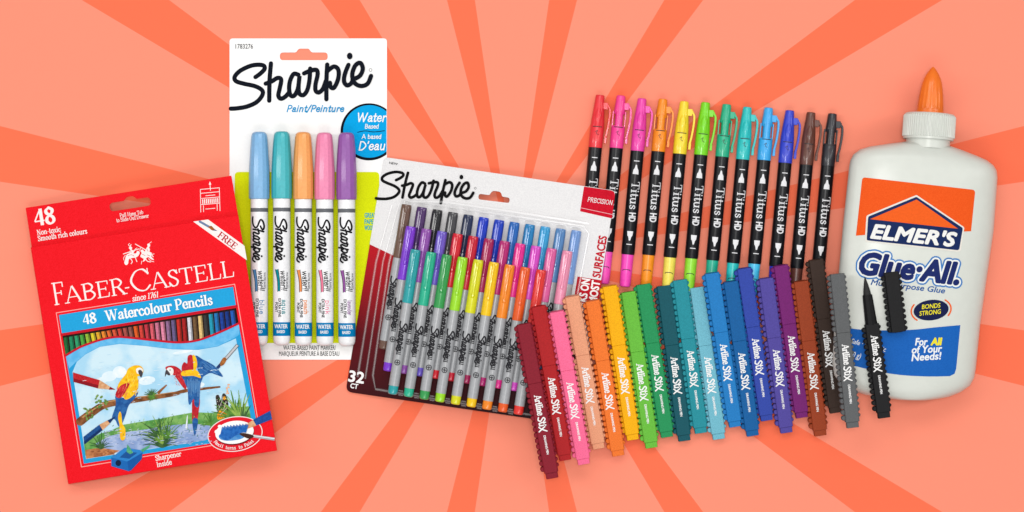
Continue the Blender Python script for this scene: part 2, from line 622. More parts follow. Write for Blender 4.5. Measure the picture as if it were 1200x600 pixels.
# ------------------------------------------------------------------ blister card of five paint markers
def paint_card():
    base = P(361, 235, 0)
    root = thing('marker_card', 'white and lime hanging card carrying five pastel paint markers', 'marker pack', base)
    cv = lambda x, y, z: P(x, y, z) - base
    zt = lambda x, y: 1.5
    outer = rounded([(269, 45), (453.5, 45), (453.5, 421.5), (269, 421.5)], [4, 4, 3, 3])
    hole = rounded([(328, 61.5), (347, 61.5), (350, 57), (362, 57), (365, 61.5), (384, 61.5), (384, 70.5), (328, 70.5)], [4, 2, 2, 2, 2, 4, 4, 4])
    card('card', outer, [hole], zt, 1.5, mat(WHITE, rough=.5, spec=.1, amount=.02), root, cv)
    A = lambda off=.1: Art(cv, zt, off)
    A().poly(rounded([(275, 201.5), (444.5, 201.5), (444.5, 402), (275, 402)], 5)).build('colour_panel', ink((222, 232, 10), (212, 222, 8), 1500), root)
    lg = A(.2).logo(lambda x, y: (265.5 + x / 6, 45 + y / 6))
    lg.build('logo', ink((12, 18, 30)), root)
    A(.2).stroke(ell(434.2, 82, 1.7, 1.7, n=12), .6, closed=True).build('trademark', ink((140, 140, 140)), root)
    A(.2).sans('1783276', (276, 57), (296.5, 57), 5.4, .004).build('lettering', ink((40, 40, 45)), root)
    A(.2).pen('Paint/Peinture', (335, 131), (402.5, 131), 7.6, shear=.25, mono=.17, serif=False).build('lettering', ink((0, 150, 210)), root)
    # round badge, cut by the card edge
    def clip(pts):
        out = []
        for i, p in enumerate(pts):
            q = pts[(i + 1) % len(pts)]
            if p[0] <= 453:
                out.append(p)
            if (p[0] <= 453) != (q[0] <= 453):
                t = (453 - p[0]) / (q[0] - p[0])
                out.append((453, p[1] + t * (q[1] - p[1])))
        return out
    bd = A(.22).poly(clip(ell(432.5, 154.5, 33.5, 33.5, n=72))).build('badge', ink((12, 16, 28)), root)
    cb = lambda x, y, z: cv(x, y, z)
    A(.3).poly(clip(ell(432.9, 154, 30.8, 30.8, n=72))).build('badge_face', ink((0, 166, 232)), bd)
    t = A(.4)
    t.pen('Water', (417, 142.5), (452, 142.5), 10, shear=.2, mono=.14, serif=False)
    t.pen('Based', (427, 150.5), (444, 150.5), 5, shear=.1, mono=.15, serif=False)
    t.pen('A based', (423.5, 162.5), (447, 162.5), 5, shear=.1, mono=.15, serif=False)
    t.pen("D'eau", (419, 176), (451.5, 175.5), 10, shear=.2, mono=.14, serif=False)
    t.build('badge_lettering', ink(WHITE), bd)
    A(.4).stroke([(419, 155), (428, 153.4), (438, 154.6), (450.5, 153.2)], .9).build('badge_line', ink((12, 16, 28)), bd)
    t = A(.2)
    t.sans("WATER-BASED PAINT MARKER/", (332, 410), (393.5, 410), 5.2, .006)
    t.sans("MARQUEUR PEINTURE À BASE D'EAU", (327, 417), (397.5, 417), 5.2, .006)
    t.build('lettering', ink((50, 50, 52)), root)
    t = A(.2)
    for s, y, l in (('GREAT', 255, 13.5), ('PAPER', 262.4, 13), ('WOOD', 269.6, 11)):
        t.sans(s, (427.3, y), (427.3 + l, y), 5.4, .02)
    t.build('lettering', ink((0, 165, 190)), root)
    # perforation beside each marker
    for x in (318.5, 344, 369.3, 394.5):
        d = A(.2)
        for i in range(62):
            d._add(ell(x, 250 + i * 2.4, .33, .5, n=6), [tuple(range(6))])
        d.build('perforation', ink((140, 140, 30)), root)
paint_card()

def paint_markers():
    specs = [('blue', (305.2, 155.2), (305.2, 404), (126, 182, 228), (84, 140, 190)),
             ('aqua', (331.5, 154.6), (331.3, 404), (60, 184, 194), (20, 140, 150)),
             ('peach', (356.4, 155.4), (356.7, 404.5), (250, 168, 92), (240, 150, 90)),
             ('pink', (381.3, 156), (381.9, 404.5), (242, 136, 178), (240, 130, 160)),
             ('lavender', (406.8, 156), (407.5, 405), (150, 88, 170), (150, 90, 160))]
    L = 249.0
    cz = 12.0
    names = {'blue': 'powder blue', 'aqua': 'teal', 'peach': 'orange peach', 'pink': 'rose pink', 'lavender': 'violet'}
    white = plastic((246, 247, 250), .28)
    ring = mat((105, 108, 114), rough=.6, spec=.2)
    black = ink((25, 25, 28))
    for i, (word, top, bot, c, c2) in enumerate(specs):
        r = thing('paint_marker', 'white paint marker with %s cap, %s' % (names[word], ['leftmost on the lime card', 'second from left on the lime card', 'in the middle of the lime card', 'second from right on the lime card', 'beside the round blue badge'][i]), 'marker', group='paint markers on the lime card')
        cf = lambda y: 1
        v, f = lathe([(170.5, 10.6), (171, 11.9), (185, 12.1), (205, 11.9), (228, 10.6), (243, 9.4), (246.5, 8.6), (248.4, 7), (249, 4)], cz, 14)
        cap = mesh_obj('cap', v, f, plastic(c, .34, coat=.3), r, smooth=20, bevel=.5)
        v, f = lathe([(159.5, 10), (171, 10)], cz, 32)
        mesh_obj('collar', v, f, white, r, smooth=40)
        v, f = lathe([(155.5, 10.15), (160, 10.15)], cz, 32)
        mesh_obj('grey_ring', v, f, ring, r, smooth=40)
        v, f = lathe([(0, 4), (.5, 6.5), (2, 8.4), (5, 9.6), (9, 10), (156, 10)], cz, 36)
        mesh_obj('barrel', v, f, white, r, smooth=40)
        v, f = lathe([(11, 10.08), (27, 10.08)], cz, 36)
        bl = mesh_obj('blue_band', v, f, ink((0, 128, 188)), r, smooth=40)
        A = lambda off=.15: Art(penconv, cyl(10, cz), off, ydown=False, maxlen=3)
        t = A(.25)
        t.sans('WATER', (-7.6, 20), (7.6, 20), 4.6, .02)
        t.sans('BASED', (-4.6, 14.5), (4.6, 14.5), 3.2, .02)
        t.build('band_lettering', ink(WHITE), bl)
        k = .0565
        A().logo(level_script(-6.6, 149.5, .0515, .048), 40).build('logo', black, r)
        A().sans('EXTRA FINE', (-2.9, 54.5), (-2.9, 33), 3.3, .024).sans('POINT', (-6.8, 50), (-6.8, 38.5), 3.2, .024).build('lettering', black, r)
        A().pen(word, (1.4, 53.5), (1.4, 36.5), 5.2, mono=.14, serif=False).build('colour_name', ink(c2), r)
        A().poly([(-6.6, 88), (-3.2, 88.5), (-1.2, 74), (-1, 63), (-3.6, 63), (-4, 76)]).build('brush_mark', ink(c2), r)
        t = A(.2)
        t.stroke([(-6.8, 88.3), (-4.2, 76), (-3.6, 62.5)], .7).stroke([(-3, 88.5), (-1, 74), (-.8, 63)], .6)
        t.pen('water!!', (-.4, 87.5), (.6, 64), 6.4, mono=.13, serif=False, shear=.2)
        t.build('handwriting', black, r)
        A().sans('WATER BASED', (6.1, 85), (6.1, 66), 2.0, .02).build('small_print', ink((90, 90, 95)), r)
        place(r, top, bot, L, 1.7, 1.7)
paint_markers()

# ------------------------------------------------------------------ carton of watercolour pencils
def pencil_box():
    base = P(58, 430, 0)
    root = thing('pencil_box', 'red carton of watercolour pencils with two painted parrots and a hang tab', 'pencil box', base)
    cv = lambda x, y, z: P(x, y, z) - base
    uu = lambda x, y: (x - 36) * .9878 + (y - 290) * -.156
    zb = lambda x, y: max(0.0, uu(x, y)) / 247 * 25
    zf = lambda x, y: zb(x, y) + 20
    red = mat((243, 24, 38), (232, 14, 26), rough=.5, spec=.06, scale=1600)
    corners = [(36, 290), (279.3, 252), (324.8, 528), (80, 567.4)]
    vs = [cv(x, y, zf(x, y)) for x, y in corners] + [cv(x, y, zb(x, y) + .4) for x, y in corners]
    mesh_obj('carton', vs, [(0, 1, 2, 3), (7, 6, 5, 4)] + [(i, (i + 1) % 4, (i + 1) % 4 + 4, i + 4) for i in range(4)], red, root, bevel=.7)
    # hang tab behind the carton, with its own print
    zh = lambda x, y: zb(x, y) + 12
    hole = rounded([(128, 238.2), (145.5, 235.4), (148, 231), (156.5, 229.6), (160, 233.2), (175.6, 231), (177, 240.6), (129.4, 248)], [4.4, 1.6, 3, 3, 1.6, 4.4, 4.4, 4.4])
    tab = card('hang_tab', rounded([(30, 243.6), (271.2, 205.8), (279.5, 254), (37.5, 292)], [1, 1, 0, 0]), [hole], zh, 1.6, red, root, cv)
    A = lambda off=.1: Art(cv, zf, off)
    T = lambda off=.1: Art(cv, zh, off)
    wh = ink((252, 240, 238))
    t = T()
    t.pen('48', (40.5, 265.3), (66, 261.3), 19.5, thick=.2, thin=.08)
    t.pen('Non-toxic', (43.4, 275.8), (71.5, 271.4), 6.3, thick=.17, thin=.09)
    t.pen('Smooth rich colours', (44.6, 282.8), (102.5, 273.6), 6.3, thick=.17, thin=.09)
    t.pen('Pull Hang Tab', (140.6, 254.8), (168, 250.6), 4.6, thick=.15, thin=.1)
    t.pen('to Slide Out Drawer', (136.6, 260.6), (174.6, 254.8), 4.6, thick=.15, thin=.1)
    t.build('tab_lettering', wh, tab)
    t = T()
    t.stroke([(246.6, 223), (246, 214.5)], .8, False).poly([(244.6, 216.5), (246, 212.4), (247.6, 216.2)])
    for l in ([(235.3, 248.6), (234.8, 222), (257, 220), (257.8, 247)], [(235, 226.6), (257.2, 224.6)], [(236, 232.6), (257.2, 230.8)], [(236, 239.8), (257.4, 238)], [(254.6, 246.5), (254.4, 239)], [(238.6, 248), (238.4, 241)], [(241, 229.4), (252, 228.4)], [(241, 245), (252, 244)]):
        t.stroke(l, .7, False)
    for i in range(9):
        t.stroke([(237.5 + i * 2.2, 233.6 - i * .18), (237.7 + i * 2.2, 238.8 - i * .18)], 1.2, False, cap=False)
    t.build('drawer_diagram', wh, tab)
    # corner ribbon
    rb = A().poly([(226.4, 259.6), (243.8, 257.2), (286.4, 288), (289.4, 305)]).build('ribbon', wh, root)
    A(.2).pen('FREE', (254.2, 277), (274.6, 292.6), 7.6, thick=.2, thin=.09).build('ribbon_lettering', ink((190, 20, 40)), rb)
    t = A(.2).stroke([(234, 259.6), (246.5, 266.6)], lambda q, a, b: 2.6)
    t.build('ribbon_brush', ink((110, 130, 165)), rb)
    A(.25).poly([(243.4, 266), (247.6, 264.4), (251.8, 268.8), (248.6, 270)]).build('ribbon_bristles', ink((165, 95, 45)), rb)
    A(.25).poly([(248.6, 270), (251.8, 268.8), (255, 270.6)]).build('ribbon_tip', ink((50, 60, 110)), rb)
    # jousting emblem
    t = A()
    for poly in ([(147, 302), (149, 298), (154, 296.5), (159, 297), (161, 294), (163.6, 295.6), (162.6, 299), (159.6, 301.5), (154, 302.5), (151, 304), (150, 309), (147.6, 310.6), (145.6, 308), (146.5, 304.6)],
                 [(164.4, 300.6), (166, 296.6), (164.6, 294), (167.2, 292.4), (169.6, 295), (174, 294.6), (177, 297), (177.6, 301), (180.5, 304.6), (176.6, 303.6), (174, 301.4), (171.6, 302.4), (170, 305.4), (167, 306.6), (168.4, 303.4)],
                 [(152, 297), (152.4, 292.6), (151, 290.6), (152.6, 288.8), (154.8, 290), (154.4, 292.4), (156.6, 294.4), (156, 297.4)],
                 [(170, 295), (171.4, 291), (173, 288.8), (172.6, 286.2), (175, 285.4), (176, 287.8), (174.8, 290), (175.6, 292.4), (174.4, 295.4)]):
        t.poly(poly, curve=True)
    for l in ([(144.5, 297.6), (163, 291.6)], [(158.6, 286), (178, 297)], [(158.6, 302), (160.4, 306.6)], [(153, 303), (155, 306.4), (153.6, 309)], [(170.6, 303), (172.6, 306), (176.6, 307)], [(152, 290), (153.6, 286.6)], [(177, 297.6), (179.6, 301)]):
        t.stroke(l, .9)
    for l in ([(148, 304), (146.6, 307.6)], [(156, 297), (158.4, 292), (160.6, 290.6)], [(163.4, 294), (165.2, 289.6)], [(166, 306), (165.6, 309.4)], [(174, 303), (176.6, 305.6), (180.4, 306.8)], [(152.6, 289), (150.4, 286.8), (152, 285.4)], [(174.6, 285.6), (177.4, 283.4)], [(147, 299), (144.8, 302.4), (145.4, 305)], [(177, 299), (180.6, 297.4)], [(171, 293), (167.6, 297.4)]):
        t.stroke(l, .6)
    t.build('emblem', wh, root)
    t = A(.2)
    for l in ([(150, 299.6), (154, 298.6), (157, 300)], [(166.6, 298), (170, 299.4)], [(153, 293), (153.6, 296)], [(172, 291.6), (173.6, 294.6)], [(172.6, 298.6), (175.6, 300)]):
        t.stroke(l, .5)
    t.build('emblem_lines', ink((214, 24, 40)), root)
    # maker's name in spaced capitals along one base line
    bl = lambda x: 357.9 - (x - 64.4) * .1605
    t = A()
    def run(s, x0, x1, cap, **k):
        t.pen(s, (x0, bl(x0)), (x1, bl(x1)), cap, **k)
    run('F', 63.2, 77.6, 26.5, thick=.11, thin=.055)
    run('ABER', 77, 148.4, 19.5, thick=.115, thin=.055)
    run('-', 146.6, 153.6, 19.5, thick=.1, thin=.08)
    run('C', 152.8, 178.6, 26.8, thick=.095, thin=.04)
    run('ASTELL', 177.6, 275.4, 19.5, thick=.115, thin=.055)
    t.build('maker_lettering', wh, root)
    t = A()
    A().pen('since 1761', (155, 353.4), (185.8, 348.4), 7, thick=.17, thin=.1, shear=.22).build('maker_lettering', wh, root)
    for l in ([(95.4, 547.2), (65.9, 366.6), (152.6, 353)], [(187.6, 347.4), (275, 333), (305.6, 512.6), (95.4, 547.2)]):
        t.stroke(l, .9, False)
    t.build('frame_line', ink((255, 170, 165)), root)
    # blue title band
    bn = A(.2).poly([(69, 369.2), (273.2, 336), (276.4, 357.4), (72.4, 390.6)]).build('title_band', ink((36, 164, 222)), root)
    t = A(.3)
    t.pen('48', (97.3, 380.6), (113.8, 377.9), 12, thick=.2, thin=.08)
    t.pen('Watercolour Pencils', (124.6, 376.4), (249.6, 356.8), 12.4, thick=.19, thin=.08)
    t.build('title_lettering', ink(WHITE), bn)
    # row of pencils over the wave
    wave = curve_pts([(77, 416.6), (87, 410.6), (97, 405.4), (117.5, 398.3), (135, 395), (149, 395.4), (177, 398.4), (207, 401.2), (228.7, 399.4), (246, 394), (264, 386.4), (279.6, 379)], 6)
    def wy(x):
        for a, b in zip(wave, wave[1:]):
            if a.x <= x <= b.x:
                return a.y + (b.y - a.y) * (x - a.x) / max(b.x - a.x, 1e-6)
        return wave[0].y if x < wave[0].x else wave[-1].y
    ty = lambda x: 393.6 - (x - 72.6) * .1608
    row = A(.2)
    top = [(73, ty(73)), (276.8, ty(276.8))]
    row.poly(top + [(p.x, p.y) for p in reversed(wave)])
    rw = row.build('pencil_row', ink((46, 26, 22), (30, 16, 16)), root)
    cols = [(40, 110, 60), (36, 140, 96), (50, 160, 110), (80, 170, 70), (150, 190, 60), (226, 206, 50), (236, 176, 50), (238, 140, 50), (232, 110, 50), (225, 90, 60), (214, 70, 60), (176, 84, 76), (150, 90, 84), (232, 96, 40), (222, 70, 60), (206, 60, 74), (226, 96, 110), (214, 120, 150), (232, 140, 170), (150, 110, 150), (112, 96, 140), (206, 50, 40), (180, 40, 40), (226, 226, 236), (120, 90, 60), (236, 200, 130), (60, 60, 60), (40, 160, 190), (40, 120, 190), (36, 70, 160), (30, 60, 140), (40, 96, 190)]
    n = len(cols)
    for i, c in enumerate(cols):
        xa = 74.5 + i * 201.5 / n
        xb = xa + 4.6
        lean = 2.2
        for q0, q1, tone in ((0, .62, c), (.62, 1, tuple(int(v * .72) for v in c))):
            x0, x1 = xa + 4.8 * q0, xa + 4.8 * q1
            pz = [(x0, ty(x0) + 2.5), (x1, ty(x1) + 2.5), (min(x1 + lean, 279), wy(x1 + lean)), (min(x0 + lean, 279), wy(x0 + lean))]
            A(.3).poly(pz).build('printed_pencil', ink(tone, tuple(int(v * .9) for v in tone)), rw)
    # picture
    pic = A(.35).poly([(p.x, p.y) for p in wave] + [(303.6, 510.6), (98.2, 543.4)]).build('picture', ink((40, 158, 216)), root)
    A(.42).stroke([(p.x, p.y) for p in wave], 2.4, 'raw').build('wave_line', ink((200, 24, 44)), pic)
    A(.42).stroke([(72.4, 391.8), (277, 358.6)], 2.4, False).build('band_line', ink((196, 24, 44)), pic)
    light = [(p.x + .4, p.y + 1.6) for p in wave]
    A(.40).poly(light + [(280.5, 392), (274, 396.5), (255, 405.5), (232, 409.5), (202.5, 409), (170, 405), (140, 402.6), (117, 406), (100, 415), (87, 426), (81, 432)]).build('picture_top', ink((112, 190, 236), (90, 178, 230), 250), pic)
    sky = [(85, 436), (90, 424), (100, 415.4), (117, 406.4), (140, 403), (170, 405.4), (202.5, 409.4), (232, 410), (255, 406), (276.4, 396.6), (297, 505), (210, 521), (100.8, 538)]
    A(.45).poly(sky).build('painted_sky', ink((206, 232, 244), (168, 214, 240), 60, mask=(.42, .6)), pic)
    t = A(.5)
    for (x, y, rx, ry) in ((128, 441, 9, 6), (140, 436, 8, 7), (150, 440, 7, 6), (118, 446, 8, 4), (172, 446, 10, 5), (214, 412.5, 12, 1.8), (228, 452, 12, 4)):
        t.poly(ell(x, y, rx, ry, -9, 20))
    t.build('painted_cloud', ink((240, 246, 250), (220, 238, 248), 200), pic)
    A(.5).poly([(98, 517), (118, 508), (130, 504.5), (145, 497.6), (160, 495), (186, 491), (205, 487), (228, 483), (250, 484), (270, 478), (291.6, 476), (297, 505), (205, 521), (100, 534)]).build('painted_hill', ink((128, 176, 96), (84, 146, 72), 180), pic)
    A(.55).poly([(112, 520), (128, 511), (150, 506), (176, 502.5), (192, 499), (210, 497.6), (228, 496.4), (246, 499), (250, 512), (240, 516), (205, 521.6), (140, 531), (120, 528)]).build('painted_water', ink((168, 186, 222), (136, 160, 206), 160), pic)
    A(.6).poly([(100, 527.4), (112, 525.4), (124, 525.6), (140, 528), (131, 533), (101, 537.6)]).build('painted_earth', ink((196, 130, 84), (160, 96, 60), 300), pic)
    def fan(cx, cy, n, a0, a1, l0, l1, wd, m, off=.65, droop=0.0):
        t = A(off)
        for i in range(n):
            a = R(a0 + (a1 - a0) * (i + random.uniform(-.3, .3)) / max(n - 1, 1))
            l = random.uniform(l0, l1)
            ex, ey = cx + l * math.cos(a), cy - l * math.sin(a)
            mx_, my_ = cx + .55 * l * math.cos(a), cy - .62 * l * math.sin(a)
            t.stroke([(cx, cy), (mx_, my_), (ex, ey + droop * l * abs(math.cos(a)))], lambda q, a_, b_: wd * (1 - .8 * q), cap=False)
        t.build('painted_plant', m, pic)
    dg, mg, lg = ink((70, 104, 60), (50, 84, 50), 400), ink((96, 144, 60), (66, 112, 46), 400), ink((150, 180, 84), (110, 150, 60), 400)
    fan(190, 524, 16, 15, 165, 16, 36, 2.4, dg, .65, .15)
    fan(191, 520, 12, 20, 160, 14, 40, 1.8, lg, .7, .15)
    fan(118, 526, 12, 20, 160, 8, 20, 1.6, dg, .65, .1)
    fan(284, 497, 14, 60, 175, 12, 28, 2.8, dg, .66, .05)
    fan(184, 512, 18, 30, 170, 10, 30, 1.5, dg, .71, .1)
    fan(196, 514, 16, 10, 150, 10, 30, 1.3, mg, .72, .1)
    fan(277, 492, 15, 62, 165, 14, 36, 3.2, mg, .65, .05)
    fan(282, 492, 10, 72, 140, 18, 36, 2.4, lg, .7, .05)
    fan(247, 497, 7, 60, 190, 8, 16, 2, mg, .65)
    # brush texture of the painting: grass, ripples, haze, small leaves
    def flecks(n, xs, ys, lx, ly, wd, m, off, jit=.5):
        t = A(off)
        for i in range(n):
            x, y = random.uniform(*xs), random.uniform(*ys)
            if y < 511 - (x - 98) * .19 - 6 and off < .6:
                continue
            dx, dy = lx * random.uniform(.5, 1.3), ly * random.uniform(.4, 1.4)
            t.stroke([(x, y), (x + dx, y + dy)], wd, False, cap=False)
        t.build('brush_texture', m, pic)
    flecks(90, (106, 288), (486, 512), 1.2, -2.6, .55, ink((70, 122, 62)), .52)
    flecks(90, (106, 288), (486, 512), 1.0, -2.4, .5, ink((168, 200, 120)), .525)
    flecks(110, (122, 246), (503, 521), 4.0, -.6, .5, ink((206, 216, 240)), .57)
    flecks(90, (122, 246), (503, 521), 3.4, -.5, .5, ink((112, 134, 190)), .575)
    flecks(70, (96, 282), (412, 478), 5.0, -.8, .45, ink((226, 241, 249)), .64)
    flecks(50, (96, 282), (412, 470), 4.0, -.7, .4, ink((176, 216, 238)), .645)
    flecks(26, (103, 134), (528, 534), 3.0, -.3, .6, ink((140, 80, 50)), .66)
    A(.66).stroke([(219.6, 487), (219, 494), (218.4, 501)], lambda q, a, b: .8 + 1.6 * q).build('painted_fountain', ink((226, 234, 246)), pic)
    # branch with twig and tufts
    t = A(.75)
    t.stroke([(94, 494), (109, 482.6), (124.5, 474), (152.5, 469.4), (173.5, 466.4), (202.5, 462), (217, 458), (237.5, 455.6), (257.4, 453.4)], lambda q, a, b: 10 - 8 * q)
    t.stroke([(186, 460), (190, 456), (195, 451.4)], lambda q, a, b: 3.6 - 2 * q)
    t.build('painted_branch', ink((150, 96, 58), (104, 62, 36), 260), pic)
    A(.8).stroke([(97, 489), (110, 479.6), (124.5, 471.4), (152.5, 467), (202.5, 459.6)], lambda q, a, b: 1.6 - .8 * q).build('branch_light', ink((196, 146, 96)), pic)
    fan(177.6, 464, 20, 0, 360, 5, 9.6, 1.4, mg, .85)
    fan(178, 463, 12, 20, 170, 5, 10, 1.2, dg, .87)
    t = A(.85)
    for i in range(30):
        x, y = random.choice([(117, 468), (114, 478), (100, 488), (121, 474), (104, 484)])
        t.poly(ell(x + random.uniform(-5, 5), y + random.uniform(-5, 6), random.uniform(1.2, 2.6), random.uniform(.8, 1.5), random.uniform(0, 180), 8))
    t.build('painted_leaves', ink((130, 160, 84), (84, 124, 60), 500), pic)
    # parrots: traced in two frames of 5.714 pixels to the unit
    def tr(ox, oy, pts):
        return [(ox + x / 5.714, oy + y / 5.714) for x, y in pts]
    def bird(parts, label):
        for nm, ox, oy, pts, m, off in parts:
            A(off).poly(tr(ox, oy, pts), curve=True).build(nm, m, pic)
    yl = ink((248, 204, 40), (240, 178, 30), 400)
    rd = ink((200, 48, 54), (176, 32, 44), 400)
    bu = ink((50, 106, 170), (34, 82, 146), 400)
    fw = ink((240, 240, 238))
    bk = ink((70, 66, 72))
    bird([
        ('parrot_tail', 65, 380, [(402, 475), (450, 490), (475, 500), (505, 490), (545, 455), (552, 465), (530, 498), (490, 545), (470, 606), (440, 680), (420, 680), (400, 640), (378, 625), (404, 540)], bu, .9),
        ('parrot_tail', 70, 470, [(400, 72), (412, 84), (420, 150), (438, 185), (440, 240), (425, 264), (405, 248), (400, 160), (390, 112)], yl, .92),
        ('parrot_body', 65, 380, [(470, 335), (485, 300), (520, 278), (560, 276), (583, 292), (588, 320), (572, 345), (550, 350), (556, 385), (552, 430), (530, 465), (500, 494), (470, 504), (450, 486), (420, 470), (412, 430), (430, 385)], yl, .94),
        ('parrot_wing', 65, 380, [(408, 450), (440, 408), (495, 390), (488, 420), (460, 468), (430, 494), (403, 482)], rd, .97),
        ('parrot_face', 65, 380, [(540, 300), (566, 290), (584, 304), (578, 330), (548, 330)], fw, .99),
        ('parrot_beak', 65, 380, [(554, 312), (572, 306), (585, 326), (574, 356), (560, 336)], bk, 1.01)], '')
    bird([
        ('parrot_wing', 185, 380, [(250, 212), (300, 235), (380, 280), (436, 350), (390, 338), (350, 326), (312, 345), (290, 358), (268, 310)], bu, .9),
        ('parrot_tail', 195, 450, [(178, 90), (222, 95), (217, 180), (206, 250), (196, 300), (175, 262), (171, 180)], rd, .9),
        ('parrot_tail', 195, 450, [(174, 240), (211, 240), (190, 347)], bu, .92),
        ('parrot_body', 185, 380, [(50, 292), (75, 278), (112, 280), (142, 296), (164, 320), (188, 350), (194, 400), (186, 436), (160, 412), (120, 356), (96, 334), (74, 326)], rd, .94),
        ('parrot_wing', 185, 380, [(160, 282), (176, 254), (196, 262), (200, 216), (220, 204), (233, 216), (241, 270), (236, 302), (200, 318), (164, 318)], rd, .96),
        ('parrot_wing', 185, 380, [(164, 342), (240, 342), (288, 356), (302, 352), (286, 400), (282, 460), (272, 552), (246, 542), (240, 500), (216, 538), (204, 520), (200, 440), (184, 400)], bu, .97),
        ('parrot_wing', 185, 380, [(163, 316), (238, 304), (270, 318), (288, 360), (240, 346), (164, 346)], yl, .99),
        ('parrot_wing', 185, 380, [(232, 208), (252, 216), (264, 262), (256, 302), (240, 306), (238, 260)], yl, 1.0),
        ('parrot_face', 185, 380, [(60, 300), (80, 288), (102, 300), (104, 326), (90, 342), (70, 330)], fw, 1.0),
        ('parrot_beak', 185, 380, [(50, 318), (62, 306), (84, 336), (70, 342), (58, 334), (48, 352)], bk, 1.02)], '')
    A(1.03).poly(ell(163.8, 434, .8, .8, n=8)).poly(ell(199.3, 433.6, .8, .8, n=8)).build('parrot_eye', bk, pic)
    t = A(1.0)
    for i in range(14):
        x = 219.5 + i * 1.1
        t.stroke([(x, 443 + random.uniform(0, 4)), (x + random.uniform(-.3, .6), 455 + random.uniform(0, 10))], .35, False, cap=False)
    t.build('feather_lines', ink((120, 170, 215)), pic)
    t, t2, t3 = A(1.0), A(1.0), A(1.0)
    for i in range(46):
        a, q = random.uniform(0, 6.28), math.sqrt(random.random())
        x, y = 155.5 + 8.5 * q * math.cos(a), 449 + 14 * q * math.sin(a)
        if x < 146 + (y - 436) * -.2 or y < 434:
            continue
        (t if i % 2 else t2).stroke([(x, y), (x - .7, y + 2.6)], .55, False, cap=False)
    for i in range(16):
        x, y = random.uniform(138, 150), random.uniform(451, 464)
        t3.stroke([(x, y), (x - 1.2, y + 3)], .55, False, cap=False)
    t.build('feather_lines', ink((255, 226, 96)), pic)
    t2.build('feather_lines', ink((222, 150, 24)), pic)
    t3.build('feather_lines', ink((232, 110, 90)), pic)
    t, t2 = A(1.0), A(1.03)
    for i in range(16):
        x, y = random.uniform(204, 216), random.uniform(434, 452)
        t.stroke([(x, y), (x + 1.6, y + 2.2)], .5, False, cap=False)
    for i in range(18):
        x, y = random.uniform(234, 252), random.uniform(424, 436)
        t2.stroke([(x, y), (x + 4, y + 2.8)], .45, False, cap=False)
    t.build('feather_lines', ink((226, 92, 88)), pic)
    t2.build('feather_lines', ink((96, 150, 206)), pic)
    # pencils and brush crossing the picture
    wood, woods = ink((226, 178, 136), (206, 150, 106), 500), ink((150, 36, 40))
    def pencil(ox, oy, body, wd, tip, m, m2):
        A(1.05).poly(tr(ox, oy, body)).build('drawn_pencil', m, pic)
        a, b, c, d = [Vector(p) for p in tr(ox, oy, [body[0], body[1], body[-2], body[-1]])]
        A(1.07).poly([a + (d - a) * .62, b + (c - b) * .62, c, d]).build('pencil_shade', m2, pic)
        A(1.09).poly(tr(ox, oy, wd)).build('pencil_wood', wood, pic)
        A(1.1).poly(tr(ox, oy, tip)).build('pencil_point', m2, pic)
    pencil(65, 380, [(117, 322), (296, 374), (285, 430), (120, 386)], [(296, 374), (368, 420), (358, 436), (285, 430)], [(366, 418), (402, 438), (356, 438)], ink((196, 44, 48), (180, 30, 38)), ink((140, 24, 34)))
    pencil(70, 470, [(158, 240), (265, 158), (288, 195), (164, 292)], [(265, 158), (322, 128), (337, 150), (288, 195)], [(320, 130), (376, 100), (336, 150)], ink((36, 84, 146), (26, 70, 130)), ink((20, 50, 100)))
    t = A(1.05).stroke([(278.4, 404.4), (264.4, 420.4)], 2.6, False, cap=False)
    t.build('drawn_brush', ink((196, 196, 200)), pic)
    A(1.04).stroke([(278.6, 404.2), (264, 421)], 3.8, False, cap=False).build('brush_outline', ink((70, 60, 60)), pic)
    A(1.06).poly(tr(185, 380, [(412, 268), (438, 224), (460, 232), (446, 265), (420, 282)]), curve=True).build('brush_hair', ink((176, 110, 56), (140, 80, 36), 500), pic)
    A(1.06).poly(tr(185, 380, [(386, 292), (413, 262), (424, 282), (404, 300)])).build('brush_tip', ink((40, 60, 110)), pic)
    # butterfly
    A(.9).poly(tr(195, 450, [(330, 82), (350, 74), (366, 110), (374, 70), (390, 64), (406, 90), (415, 140), (410, 182), (370, 192), (340, 182), (335, 130)]), curve=True).build('butterfly_wing', ink((34, 30, 30), (70, 62, 56), 900), pic)
    A(.92).poly(tr(195, 450, [(344, 196), (378, 156), (410, 174), (418, 198), (455, 216), (400, 222), (345, 238)]), curve=True).poly(tr(195, 450, [(376, 92), (392, 80), (402, 100), (386, 108)])).build('butterfly_patch', ink((242, 172, 36), (220, 140, 20), 700), pic)
    t = A(.94)
    for i in range(16):
        t.poly(ell(random.uniform(254, 266), random.uniform(466, 481), .5, .4, 0, 6))
    t.stroke([(255, 482), (260, 470), (261.4, 464)], .4).stroke([(262, 480), (265, 470)], .4).stroke([(258, 486), (266, 478)], .4)
    t.build('butterfly_spots', ink((226, 222, 210)), pic)
    t = A(.93)
    for k in range(5):
        t.stroke([(256 + k * 2.4, 490 - k * .4), (261 + k * 1.4, 479)], .5)
    t.build('butterfly_veins', ink((70, 44, 20)), pic)
    t = A(.72)
    for i in range(14):
        t.poly(ell(267 + random.uniform(-1.6, 1.6), 456 + random.uniform(-6, 6), 1.1, .8, random.uniform(0, 90), 7))
    t.build('painted_flower', ink((226, 150, 120), (236, 190, 150), 600), pic)
    # oval badge
    cx, cy = 275.5, 508.6
    ov = A(1.15).poly(ell(cx, cy, 32.4, 20.6, -8, 60)).build('oval_badge', ink((250, 232, 230)), root)
    A(1.2).poly(ell(cx, cy, 31.4, 19.6, -8, 60)).build('oval_field', ink((226, 28, 44)), ov)
